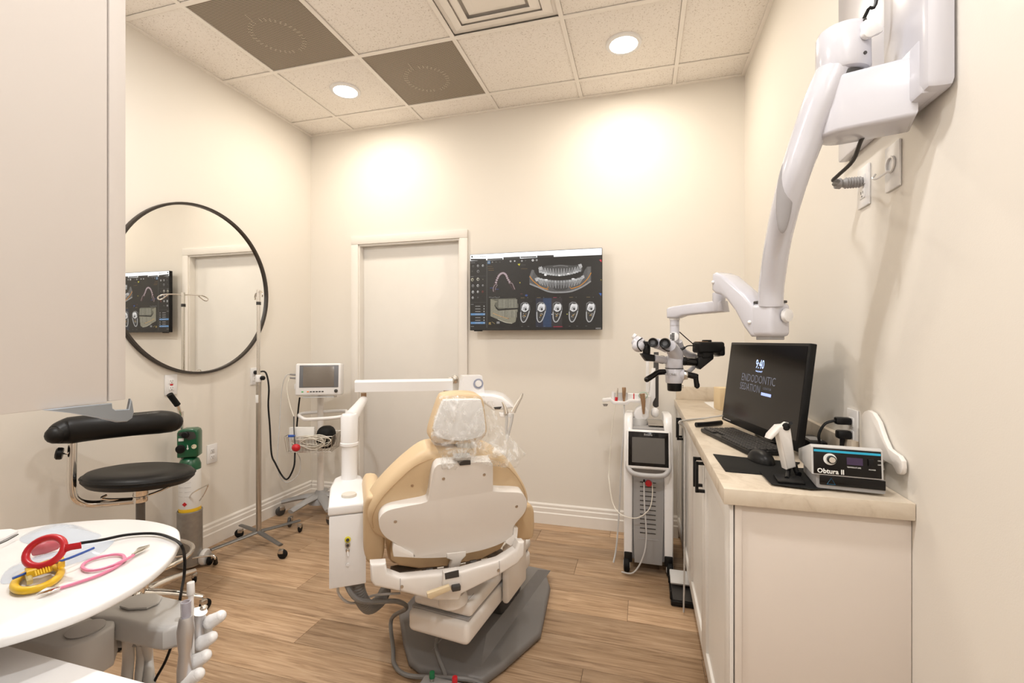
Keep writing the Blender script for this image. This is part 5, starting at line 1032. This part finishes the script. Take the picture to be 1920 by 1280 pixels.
# ================================================================== wall screen on the back wall
SY = YB - .095
sl_, sr_ = UY(881, 560, SY), UY(1129, 560, SY); ztp = UY(1005, 470.5, SY).z; zbt = UY(1005, 618.5, SY).z
tw, thh = sr_.x - sl_.x, ztp - zbt
tv = thing('wall_screen', ((sl_.x + sr_.x) / 2, YB, zbt), 'black flat wall screen showing dental x-ray images', 'television')
pn = bx('panel', M_BLACK, tv, (sl_.x, SY, zbt), (sr_.x, SY + .030, ztp), .003)
bx('rear_bulge', M_BLACK, tv, (sl_.x + .16, SY + .030, zbt + .06), (sr_.x - .16, SY + .055, ztp - .12), .006)
bx('wall_bracket', M_DGREY, tv, (sl_.x + .30, SY + .055, zbt + .12), (sr_.x - .30, YB - .001, ztp - .15), .003)
bx('sensor_foot', M_BLACK, pn, (sl_.x + .03, SY + .004, zbt - .006), (sl_.x + .09, SY + .022, zbt + .001), .001)
# picture on the screen, drawn as flat coloured shapes in the coordinates of a close view of it
DV = []; DFc = []; DC = []
def sp(x, y, lay):
    u = (x - 135) / 1585.0; yt = 235 - 75 * u; v = (y - yt) / (1140 - yt)
    u = u * 1.085 / (1 + .085 * u)      # the far side is drawn smaller in the view
    return (sl_.x + tw * u, SY - .0008 - .00022 * lay, ztp - thh * v)
def poly(pts, c, lay=1):
    o = len(DV); DV.extend(sp(x, y, lay) for x, y in pts); DFc.append(tuple(range(o, o + len(pts)))); DC.append(c)
def rect(x0, y0, x1, y1, c, lay=1): poly([(x0, y0), (x1, y0), (x1, y1), (x0, y1)], c, lay)
def oval(cx, cy, rx, ry, c, lay=1, n=16, sk=0.0): poly([(cx + rx * math.cos(2 * math.pi * k / n) + sk * math.sin(2 * math.pi * k / n) * ry, cy + ry * math.sin(2 * math.pi * k / n)) for k in range(n)], c, lay)
def line(pts, w_, c, lay=1, sm=4):
    P = crom([V3((a, b, 0)) for a, b in pts], sm) if sm and len(pts) > 2 else [V3((a, b, 0)) for a, b in pts]
    for i in range(len(P) - 1):
        d = (P[i + 1] - P[i]); 
        if d.length < 1e-6: continue
        n = V3((-d.y, d.x, 0)).normalized() * w_ / 2
        poly([(P[i] + n)[:2], (P[i + 1] + n)[:2], (P[i + 1] - n)[:2], (P[i] - n)[:2]], c, lay)
g = lambda v: (v, v * .97, v * .95)
rnd = random.Random(11)
rect(140, 237, 1716, 1136, g(.014), 0)
poly([(140, 240), (1716, 167), (1716, 247), (1140, 268), (1138, 246), (940, 252), (940, 276), (735, 286), (735, 262), (536, 270), (536, 296), (335, 304), (140, 312)], (1.7, 1.7, 1.7), 1)
rect(146, 286, 330, 308, g(.02), 2)
rect(140, 316, 332, 1136, g(.012), 1); rect(332, 312, 346, 1110, g(.05), 1)
for x0, x1, yy in ((344, 528, 280), (540, 728, 270), (742, 932, 258), (946, 1138, 250)): poly([(x0, yy + 6), (x1, yy), (x1, yy + 16), (x0, yy + 22)], g(.05), 2)
# side tool icons
for x, y, s, c in ((175, 375, 14, g(.10)), (232, 370, 15, g(.45)), (291, 368, 14, g(.7)), (165, 435, 10, g(.08)), (234, 436, 19, g(.22)), (165, 535, 20, (.55, .5, .36)), (232, 530, 20, (.6, .56, .45)), (292, 532, 5, (.6, .55, .4)), (172, 608, 17, g(.3)), (231, 606, 17, g(.6)), (291, 604, 12, g(.45)), (172, 682, 17, g(.7)), (231, 680, 14, g(.75)), (289, 680, 14, (.22, .03, .02)), (170, 750, 15, g(.6)), (232, 748, 10, g(.15))):
    oval(x, y, s * .8, s, c, 2, 8); oval(x + s * .1, y + s * .15, s * .45, s * .55, g(.015), 3, 7)
for yy in (490, 805): rect(146, yy, 326, yy + 3, g(.07), 2)
for yy, c in ((852, None), (884, None), (915, None), (948, 1), (988, None), (1020, None), (1051, 1)):
    if c: rect(147, yy - 12, 318, yy + 12, (.13, .30, .55), 2)
    rect(200, yy - 3, 262, yy + 3, g(.42), 3); rect(300, yy - 7, 310, yy + 7, g(.5), 3)
rect(147, 330, 198, 334, g(.3), 2); rect(147, 828, 180, 833, g(.3), 2); rect(147, 1090, 184, 1095, g(.3), 2); rect(147, 497, 180, 501, g(.3), 2)
rect(347, 312, 380, 348, (.10, .22, .38), 2)
for x, y, s, c in ((363, 330, 9, g(.5)), (405, 326, 8, g(.35)), (450, 326, 7, g(.15)), (495, 326, 6, g(.1)), (623, 318, 11, g(.6)), (672, 316, 9, g(.8)), (758, 314, 11, g(.5)), (802, 312, 6, g(.15)), (889, 308, 14, g(.85)), (936, 306, 12, g(.45))): oval(x, y, s, s, c, 3, 9); oval(x, y, s * .4, s * .4, g(.02), 4, 7)
poly([(706, 352), (738, 346), (728, 374)], (.75, .68, .05), 3); poly([(1685, 308), (1714, 303), (1714, 338)], (.75, .03, .07), 3); poly([(1680, 702), (1714, 706), (1706, 740)], (.05, .15, .5), 3)
for x, y, ww, c in ((345, 375, 60, (.16, .09, .03)), (350, 400, 70, (.16, .09, .03)), (358, 422, 66, (.18, .10, .03)), (745, 360, 60, g(.08)), (748, 405, 76, (.16, .10, .04)), (375, 632, 50, (.05, .08, .3)), (430, 648, 52, (.05, .08, .3)), (740, 706, 28, (.2, .05, .05))): rect(x, y, x + ww, y + 5, c, 2)
oval(735, 574, 6, 8, (.6, .5, .05), 3); oval(1708, 546, 5, 7, (.5, .4, .05), 3)
# dental arch from above
arch = crom([V3(p) for p in ((420, 680, 0), (440, 600, 0), (462, 530, 0), (490, 480, 0), (530, 458, 0), (566, 478, 0), (590, 530, 0), (625, 585, 0), (670, 655, 0))], 5)
line([(p.x, p.y) for p in arch], 34, (.10, .045, .05), 2, 0); line([(p.x, p.y) for p in arch], 27, (.035, .02, .022), 3, 0)
for i, p in enumerate(arch[7:-6]):
    if i % 2 == 0: oval(p.x, p.y, 12, 11, (.62, .50, .52), 4, 9); oval(p.x, p.y, 5, 5, (.30, .18, .20), 5, 7)
line([(420, 680), (415, 640), (436, 598), (462, 590)], 5, (.55, .42, .43), 4); line([(600, 580), (640, 580), (655, 610), (674, 655)], 5, (.55, .42, .43), 4); line([(440, 660), (448, 625), (468, 600)], 4, (.45, .34, .35), 4)
# panoramic jaw
poly([(848, 500), (872, 430), (895, 420), (920, 470), (960, 520), (1080, 545), (1220, 550), (1380, 535), (1480, 500), (1510, 430), (1540, 388), (1588, 385), (1588, 570), (1480, 640), (1360, 690), (1220, 702), (1090, 694), (960, 640), (848, 596)], g(.11), 2)
line([(852, 588), (960, 632), (1085, 684), (1220, 692), (1350, 680), (1480, 628), (1584, 560)], 18, g(.34), 3)
line([(858, 520), (880, 460), (892, 424)], 30, g(.16), 3); line([(1560, 560), (1562, 460), (1560, 392)], 34, g(.15), 3)
poly([(960, 400), (1060, 372), (1220, 362), (1380, 372), (1480, 360), (1485, 440), (1380, 470), (1220, 480), (1060, 470), (975, 450)], g(.075), 2)
oval(1220, 640, 90, 34, g(.06), 3)
line([(1130, 384), (1220, 372), (1310, 384)], 8, g(.24), 3)
def tooth(x, y0, y1, w_, lean, up, c):
    # crown at y0, root tip at y1
    rx = x + lean; mid = y0 + (y1 - y0) * .35
    poly([(x - w_ * .5, y0), (x + w_ * .5, y0), (x + w_ * .52 + lean * .3, mid), (rx + w_ * .16, y1), (rx - w_ * .16, y1), (x - w_ * .52 + lean * .3, mid)], (c * .62, c * .61, c * .60), 4)
    poly([(x - w_ * .5, y0), (x + w_ * .5, y0), (x + w_ * .5 + lean * .2, y0 + (mid - y0) * .8), (x - w_ * .5 + lean * .2, y0 + (mid - y0) * .8)], (c, c * .99, c * .97), 5)
    line([(x + lean * .2, y0 + (y1 - y0) * .2), (rx, y1 - (y1 - y0) * .12)], 3, g(c * .35), 6, 0)
for i in range(16):
    t = i / 15 * 2 - 1; x = 1215 + 232 * t; y = 484 + 14 * (1 - t * t) - 26 * t * t - (10 if t > 0 else 0) * abs(t); wd_ = 24 + 12 * abs(t); tooth(x, y, y - 92 + 18 * abs(t), wd_, 16 * t, 1, .42 + .25 * rnd.random())
for i in range(16):
    t = i / 15 * 2 - 1; x = 1212 + 262 * t; y = 548 + 4 * (1 - t * t) - 34 * t * t; wd_ = 22 + 16 * abs(t); tooth(x, y, y + 96 - 16 * abs(t), wd_, -26 * t if abs(t) < .93 else -30 * t, 0, .36 + .25 * rnd.random())
for x, y, a, b in ((1040, 484, 17, 12), (1312, 470, 15, 8), (1207, 490, 16, 10), (1050, 541, 17, 8), (1372, 532, 20, 8)): oval(x, y, a, b, g(1.0), 6, 9)
for pts in (((954, 402), (996, 378), (1002, 420), (968, 432)), ((1432, 362), (1470, 352), (1484, 390), (1456, 416)), ((910, 525), (940, 516), (956, 552), (930, 562)), ((1468, 500), (1502, 488), (1510, 520), (1478, 540))): poly(pts, g(.55), 5)
line([(852, 496), (885, 545), (930, 585), (990, 630), (1075, 658)], 9, (.72, .28, .02), 6); line([(1060, 640), (1080, 628)], 6, (.6, .25, .02), 6); line([(1588, 460), (1555, 520), (1500, 580), (1440, 622), (1350, 650)], 9, (.72, .28, .02), 6); line([(1330, 628), (1350, 650)], 6, (.6, .25, .02), 6)
# rendered jaw from the side
rect(346, 752, 730, 1106, g(.010), 2)
poly([(382, 765), (690, 758), (692, 800), (714, 830), (716, 868), (690, 884), (560, 880), (540, 890), (480, 892), (440, 850), (434, 810), (470, 800)], (.15, .14, .105), 3)
poly([(382, 765), (440, 770), (470, 800), (436, 815), (430, 850), (470, 905), (540, 890), (706, 892), (708, 920), (680, 950), (690, 1000), (682, 1040), (640, 1062), (560, 1050), (470, 1010), (382, 972)], (.28, .255, .185), 3)
for i in range(13):
    x = 490 + i * 17; poly([(x - 7, 775), (x + 7, 772), (x + 10, 850), (x + 6, 872), (x - 7, 872), (x - 10, 850)], tuple(v * q for q in [.8 + .3 * rnd.random()] for v in (.34, .32, .25)), 4); line([(x + 8.5, 776), (x + 8.5, 868)], 5, (.06, .055, .04), 5, 0)
    if i > 0: x -= 4; poly([(x - 7, 908), (x + 7, 905), (x + 9, 930), (x + 4, 990), (x - 4, 990), (x - 9, 930)], tuple(v * q for q in [.8 + .3 * rnd.random()] for v in (.36, .335, .26)), 4); line([(x + 8.5, 910), (x + 8.5, 990)], 5, (.09, .08, .055), 5, 0)
poly([(440, 850), (480, 888), (700, 876), (702, 892), (480, 906), (446, 880)], g(.008), 5)
line([(410, 935), (480, 965), (540, 985), (600, 1002)], 7, (.62, .36, .14), 5); oval(596, 1000, 6, 5, (.25, .05, .02), 6)
line([(470, 1008), (560, 1046), (640, 1058)], 8, (.55, .50, .38), 5)
for x in range(370, 500, 17): oval(x, 748 + 4 * math.sin(x), 5, 5, g(.3), 5, 6)
# letter R as strokes
for pts in (((366, 1046), (366, 1074)), ((366, 1047), (384, 1047), (384, 1059), (366, 1060)), ((374, 1060), (388, 1074))): line(pts, 4, (.65, .45, .15), 5, 0)
line([(400, 1040), (436, 1062)], 4, (.4, .3, .12), 5, 0); rect(456, 1036, 492, 1062, g(.28), 5)
# five cross sections
rect(1012, 760, 1112, 1106, (.028, .055, .115), 2); rect(925, 760, 1012, 1106, (.022, .026, .045), 2); rect(1112, 760, 1240, 1106, (.035, .030, .032), 2)
for i, cx in enumerate((795, 988, 1182, 1376, 1582)):
    egg = [(-52, -118), (-20, -140), (25, -136), (58, -100), (62, -50), (46, 10), (24, 62), (-2, 102), (-28, 108), (-46, 88), (-54, 20), (-52, -60)]
    poly([(cx + a, 945 + b) for a, b in egg], g(.24), 3); poly([(cx + a * .86, 945 + b * .93) for a, b in egg], g(.045), 4)
    line([(cx - 50, 945 - 20), (cx - 48, 945 + 60), (cx - 28, 945 + 98), (cx + 2, 945 + 92), (cx + 30, 945 + 40), (cx + 52, 945 - 30)], 12, g(.52), 5)
    bump_ = 10 * (i > 1)
    poly([(cx - 42, 900), (cx - 34, 852), (cx - 16, 826), (cx + 6, 822 + bump_), (cx + 22, 832), (cx + 38, 826 + bump_ * .2), (cx + 48, 856), (cx + 42, 900), (cx + 10, 922), (cx - 14, 922)], g(.88), 5)
    poly([(cx - 30, 900), (cx - 22, 868), (cx, 858), (cx + 24, 866), (cx + 30, 896), (cx + 6, 912)], g(.50), 6); poly([(cx - 4, 882), (cx + 14, 878), (cx + 22, 900), (cx + 2, 908)], g(.035), 7)
    for k in range(7): oval(cx - 30 + rnd.random() * 54, 940 + rnd.random() * 50, 7, 6, (.30, .22, .12) if k % 2 else g(.36), 6, 7)
    oval(cx - 4, 968, 11, 8, (.45, .26, .06), 7, 8)
    rect(cx - 50, 752 - i, cx - 6, 758 - i, (.4, .05, .10) if i == 2 else (.20, .14, .06), 3); rect(cx + 28, 748, cx + 36, 756, g(.15), 3)
poly([(1112, 946), (1126, 952), (1114, 962)], g(.7), 6); poly([(1290, 952), (1306, 946), (1306, 960)], (.7, .65, .15), 6)
rect(1135, 1097, 1245, 1107, (.35, .03, .06), 5)
for cx in (750, 826, 932, 1020, 1320, 1410, 1520): rect(cx, 1094, cx + 20, 1098, g(.18), 5)
oval(812, 726, 16, 12, (.04, .09, .28), 3)
poly([(148, 256), (170, 250), (172, 268), (160, 276)], g(.03), 3)
me = bpy.data.meshes.new('screen_image'); cen = V3((sl_.x + tw / 2, SY - .001, (ztp + zbt) / 2))
me.from_pydata([tuple(V3(p) - cen) for p in DV], [], DFc)
ca_ = me.color_attributes.new('Col', 'FLOAT_COLOR', 'CORNER'); li = 0
for f_, c in zip(me.polygons, DC):
    for _ in f_.loop_indices: ca_.data[li].color = (*c, 1); li += 1
me.validate()
M_IMG = bpy.data.materials.new('screen_image'); nt, b = nodes_of(M_IMG); at = nt.nodes.new('ShaderNodeAttribute'); at.attribute_name = 'Col'
tcn = nt.nodes.new('ShaderNodeTexCoord'); nzz = nt.nodes.new('ShaderNodeTexNoise'); nzz.inputs['Scale'].default_value = 90; nt.links.new(tcn.outputs['Object'], nzz.inputs['Vector'])
mrr = nt.nodes.new('ShaderNodeMapRange'); mrr.inputs[3].default_value = .72; mrr.inputs[4].default_value = 1.22; nt.links.new(nzz.outputs['Fac'], mrr.inputs[0])
mm_ = nt.nodes.new('ShaderNodeMix'); mm_.data_type = 'RGBA'; mm_.blend_type = 'MULTIPLY'; mm_.inputs[0].default_value = 1; nt.links.new(at.outputs['Color'], mm_.inputs[6]); nt.links.new(mrr.outputs[0], mm_.inputs[7])
b.inputs['Base Color'].default_value = (.01, .01, .01, 1); b.inputs['Roughness'].default_value = .25
nt.links.new(mm_.outputs[2], b.inputs['Emission Color']); b.inputs['Emission Strength'].default_value = 0.62
me.materials.append(M_IMG); im = bpy.data.objects.new('screen_image', me); COL.objects.link(im); put(im, cen, pn)
def tvtext(s_, x, y, size, m, sx=1.0):
    MB().text(s_, size, Matrix.Translation(V3(sp(x, y, 9))) @ Matrix.Rotation(math.pi / 2, 4, 'X'), 0, .0001, sx).build('lettering', m, pn, smooth=0)
tvtext('CS 3D Imaging', 254, 259, .018, M_BLACK, .85)
tvtext('VIZIO', 1674, 1126, .013, emat('tv_badge', (.35, .35, .35), .5), 1.1)

# ================================================================== laser tower beside the cabinets
LD = 2.60
lc = V3((.030, 2.83, 0)); LZ = .845
lt = thing('laser_tower', lc, 'white and grey dental laser tower with touch screen on casters', 'dental laser')
YF = 2.665; XA, XB = -.098, .166; xm = (XA + XB) / 2
sidep = [(YF + .010, .075), (YF - .012, .45), (YF - .004, .62), (YF + .03, .80), (YF + .075, .870), (YF + .12, .880), (YF + .36, .860), (YF + .36, .075)]
for x0, x1 in ((XA, XA + .048), (XB - .048, XB)):
    MB().prism([V3((x0, y, z)) for y, z in sidep], (x1 - x0, 0, 0), .010, 3).build('side_cover', M_WHITE, lt)
for x0, x1 in ((XA + .002, XA + .046), (XB - .046, XB - .002)): bx('bumper', M_BLACK, lt, (x0, YF + .002, .058), (x1, YF + .34, .118), .008)
core = bx('core', M_GREYP, lt, (XA + .047, YF + .03, .07), (XB - .047, YF + .35, .79), .004)
gp = MB().prism([V3((x, YF + .004, z)) for x, z in ((XA + .058, .062), (XB - .058, .062), (XB - .050, .30), (XB - .048, .56), (XB - .040, .60), (XA + .040, .60), (XA + .048, .56), (XA + .050, .30))], (0, .03, 0), .004, 2).build('front_grille', M_LASG, lt)
for k in range(12): bx('vent_slot', M_DGREY, gp, (xm - .044, YF + .0015, .232 + k * .0255), (xm + .040, YF + .0045, .2365 + k * .0255))
bx('lower_recess', M_GREYP, gp, (xm - .055, YF + .0022, .195), (xm + .055, YF + .0045, .203), .001)
SCM = Matrix.Translation((xm, YF - .018, .702)) @ Matrix.Rotation(math.radians(-12), 4, 'X')
sf = MB().box((0, .012, 0), (.236, .030, .212), .012, SCM, 3).build('screen_frame', M_WHITE, lt)
sb_ = MB().box((0, -.0035, .002), (.212, .003, .184), .004, SCM).build('screen_glass', M_BLKG, sf)
MB().box((0, -.0055, -.004), (.172, .0015, .136), 0, SCM).build('display', M_SCREEN, sb_)
MB().text('fotona', .017, SCM @ Matrix.Translation((0, -.0056, .080)) @ Matrix.Rotation(math.pi / 2, 4, 'X'), 0, .0002).build('lettering', M_LGREY, sb_, smooth=0)
MB().tube([V3((XA + .024, YF - .002, .625)), V3((XA + .026, YF - .030, .600)), V3((XA + .055, YF - .046, .573)), V3((xm, YF - .050, .567)), V3((XB - .055, YF - .046, .573)), V3((XB - .026, YF - .030, .600)), V3((XB - .024, YF - .002, .625))], .0135, 14, 6).build('pull_handle', mat('handle_grey', (.46, .455, .46), .4), lt)
kp = bx('key_panel', M_GREYP, lt, (XA + .045, YF - .004, .570), (XB - .045, YF + .004, .630), .002)
for x, m_ in ((xm - .058, M_TANCH), (xm - .016, M_STEEL), (xm + .026, M_STEEL)): MB().cyl((x, YF - .004, .604), (x, YF - .016, .602), .010, .009, 16, .001).build('key_switch', m_, kp)
es = MB().cyl((xm + .002, YF + .003, .515), (xm + .002, YF - .018, .515), .0165, .0175, 22, .003).build('emergency_stop', M_RED, gp)
MB().cyl((xm - .022, YF + .003, .527), (xm - .022, YF - .012, .525), .005, n=12).build('cable_socket', M_BLACK, gp)
TU('fibre', M_TUBEW, lt, [V3((xm + .020, YF - .002, .520)), V3((xm + .022, YF - .02, .46)), V3((xm + .005, YF - .03, .38)), V3((xm - .06, YF - .03, .325)), V3((XA - .01, YF - .02, .33)), V3((XA - .06, YF + .03, .37)), V3((XA - .085, YF + .08, .48)), UY(1142, 880, YF + .12), UY(1148, 800, YF + .12), UY(1154, 758, YF + .12)], .0028)
TU('foot_cable', M_LGREY, lt, [V3((xm - .022, YF - .010, .52)), V3((xm - .020, YF - .02, .40)), V3((xm - .010, YF - .03, .22)), V3((xm - .03, YF - .04, .11)), V3((xm - .08, YF - .05, .03)), V3((XA - .01, YF - .02, .012))], .0042)
for x, y in ((XA + .004, YF + .02), (XB - .030, YF + .02), (XA + .004, YF + .33), (XB - .030, YF + .33)):
    c = V3((x + .012, y, .043))
    wl = MB().lathe([(0, -.016), (.034, -.016), (.042, -.010), (.042, .010), (.034, .016), (0, .016)], look(c, (1, 0, 0)), 24).build('caster_wheel', M_RUB, lt); MB().lathe([(0, -.018), (.020, -.018), (.022, -.014), (.022, .014), (.020, .018), (0, .018)], look(c, (1, 0, 0)), 20).build('hubcap', M_LGREY, wl)
bx('top_deck', M_GREYP, lt, (XA + .047, YF + .03, .79), (XB - .047, YF + .35, .812), .006)
tray = bx('top_tray', M_STEEL, lt, (xm + .00, YF + .06, .820), (XB - .045, YF + .22, .828), .002)
# jointed arm of the laser
ab = V3((xm - .052, YF + .15, 0))
MB().lathe([(0, 0), (.052, 0), (.050, .012), (.044, .035), (0, .038)], Matrix.Translation(ab + UP * .812), 28).build('arm_base', M_LGREY, lt)
def LA(px, py, o=0.0): return UY(px, py, YF + .15 + o)
MB().prism([LA(a, b, -.03) for a, b in ((1188, 775), (1192, 766), (1200, 761), (1210, 762), (1216, 770), (1217, 782), (1210, 789), (1196, 790), (1189, 784))], (0, .06, 0), .012, 3).build('arm_joint', M_WHITE, lt)
MB().tube([LA(1207, 778), LA(1212, 760), LA(1214, 742)], [.026, .022, .020], 16, 4).build('arm_lower', M_WHITE, lt)
MB().prism([LA(a, b, .02) for a, b in ((1211, 660), (1217, 660), (1217, 735), (1211, 735))], (0, .02, 0), .003, 2).build('arm_tube', M_WHITE, lt)
MB().prism([LA(a, b, .05) for a, b in ((1226, 660), (1235, 660), (1235, 762), (1229, 765), (1224, 760))], (0, .03, 0), .003, 2).build('arm_spine', M_DGREY, lt)
MB().prism([LA(a, b, .03) for a, b in ((1222, 690), (1229, 690), (1229, 745), (1218, 765), (1212, 768), (1216, 740))], (0, .02, 0), .003, 2).build('arm_link', M_WHITE, lt)
MB().ell(LA(1228, 773, .02), (.024, .026, .030), n=18).build('arm_knuckle', M_WHITE, lt)
TU('green_loop', mat('pale_green_tube', (.42, .56, .46), .4), lt, [LA(1206 + 8 * math.cos(q), 741 + 6 * math.sin(q), -.02) for q in [2 * math.pi * j / 12 for j in range(12)]], .003, 6, 3, True)
MB().tube([LA(1204, 738, -.04), LA(1206, 752, -.045), LA(1207, 776, -.05)], [.016, .013, .006], 14, 4).build('laser_tip_holder', M_TANCH, lt)
# bracket with two handpieces at the left
YS = YF + .12
def LB(px, py, o=0.0): return UY(px, py, YS + o)
bk = MB().prism([LB(a, b) for a, b in ((1129, 748), (1146, 746), (1150, 752), (1172, 753), (1178, 749), (1200, 750), (1200, 736), (1176, 736), (1176, 752), (1173, 758), (1150, 756), (1144, 751), (1130, 754))][:0] or [LB(a, b) for a, b in ((1129, 748), (1145, 746), (1152, 752), (1173, 753), (1180, 749), (1201, 750), (1201, 756), (1182, 754), (1176, 759), (1150, 758), (1144, 752), (1130, 754))], (0, .06, 0), .003, 2).build('holder_shelf', M_WHITE, lt)
MB().prism([LB(a, b, .05) for a, b in ((1147, 734), (1151, 734), (1151, 753), (1147, 752))], (0, .01, 0)).build('shelf_end', M_WHITE, bk)
MB().prism([LB(a, b, .05) for a, b in ((1151, 736), (1177, 736), (1177, 753), (1151, 753))], (0, .008, 0)).build('shelf_back', M_LGREY, bk)
MB().prism([LB(a, b, .045) for a, b in ((1177, 737), (1200, 738), (1200, 751), (1177, 750))], (0, .012, 0), .001, 1).build('label_plate', M_WHITE, bk)
MB().prism([LB(a, b, .044) for a, b in ((1187.5, 737.5), (1189.5, 737.5), (1189.5, 748), (1187.5, 748))], (0, .002, 0)).build('red_mark', M_RED, bk)
MB().lathe([(0, 0), (.010, 0), (.016, .012), (0, .012)], look(LB(1135, 761, .03), UP), 16).build('shelf_foot', M_GREYP, bk)
h1 = thing('laser_handpiece', LB(1155, 753, .02), 'slim chrome laser handpiece with a red collar', 'handpiece', 'laser handpieces on the shelf')
MB().tube([LB(1155, 754, .02), LB(1156, 744, .02)], .0085, 12, 0).build('collar', M_RED, h1); MB().tube([LB(1156, 745, .02), LB(1157, 736, .02), LB(1158, 727, .02)], [.007, .006, .003], 12, 3).build('tip', M_CHROME, h1)
h2 = thing('laser_handpiece', LB(1171, 753, .02), 'thick bronze laser handpiece with a grey cable', 'handpiece', 'laser handpieces on the shelf')
MB().lathe([(0, 0), (.0060, 0), (.0095, .025), (.0120, .075), (.0105, .082), (0, .082)], look(LB(1170, 752, .02), UP), 16).build('grip', M_TANCH, h2)
TU('cable', M_LGREY, h2, [LB(1170, 752, .02), UY(1170, 800, YF + .10), V3((XA - .016, YF + .09, .60)), V3((XA - .030, YF + .10, .30)), V3((XA - .045, YF + .09, .10)), V3((XA - .06, YF + .06, .02))], .0048)
# foot pedal on the floor
fpd = thing('foot_pedal', UZ(1286, 1120, 0), 'grey and black foot pedal against the cabinet toe kick', 'foot pedal')
fo = UZ(1257, 1136, 0); FM = basis(V3((1, 0, 0)), V3((0, 1, 0)), UP, fo)
MB().box((.075, .10, .014), (.145, .20, .026), .006, FM).build('base_plate', M_BLACK, fpd)
MB().prism([FM @ V3((.005, .115, z)) if False else FM @ V3((.006, y, z)) for y, z in ((.10, .066), (.13, .088), (.20, .088), (.20, .028), (.19, .028), (.19, .077), (.135, .077), (.105, .057))], (.138, 0, 0), .004, 2).build('guard_hood', M_LGREY, fpd)
MB().prism([FM @ V3((.012, y, z)) for y, z in ((.01, .030), (.16, .046), (.16, .028), (.01, .028))], (.126, 0, 0), .003, 1).build('treadle', M_DGREY, fpd)
for y in (.02, .18): MB().box((.003, y, .045), (.008, .012, .04), .002, FM).build('side_post', M_BLACK, fpd)
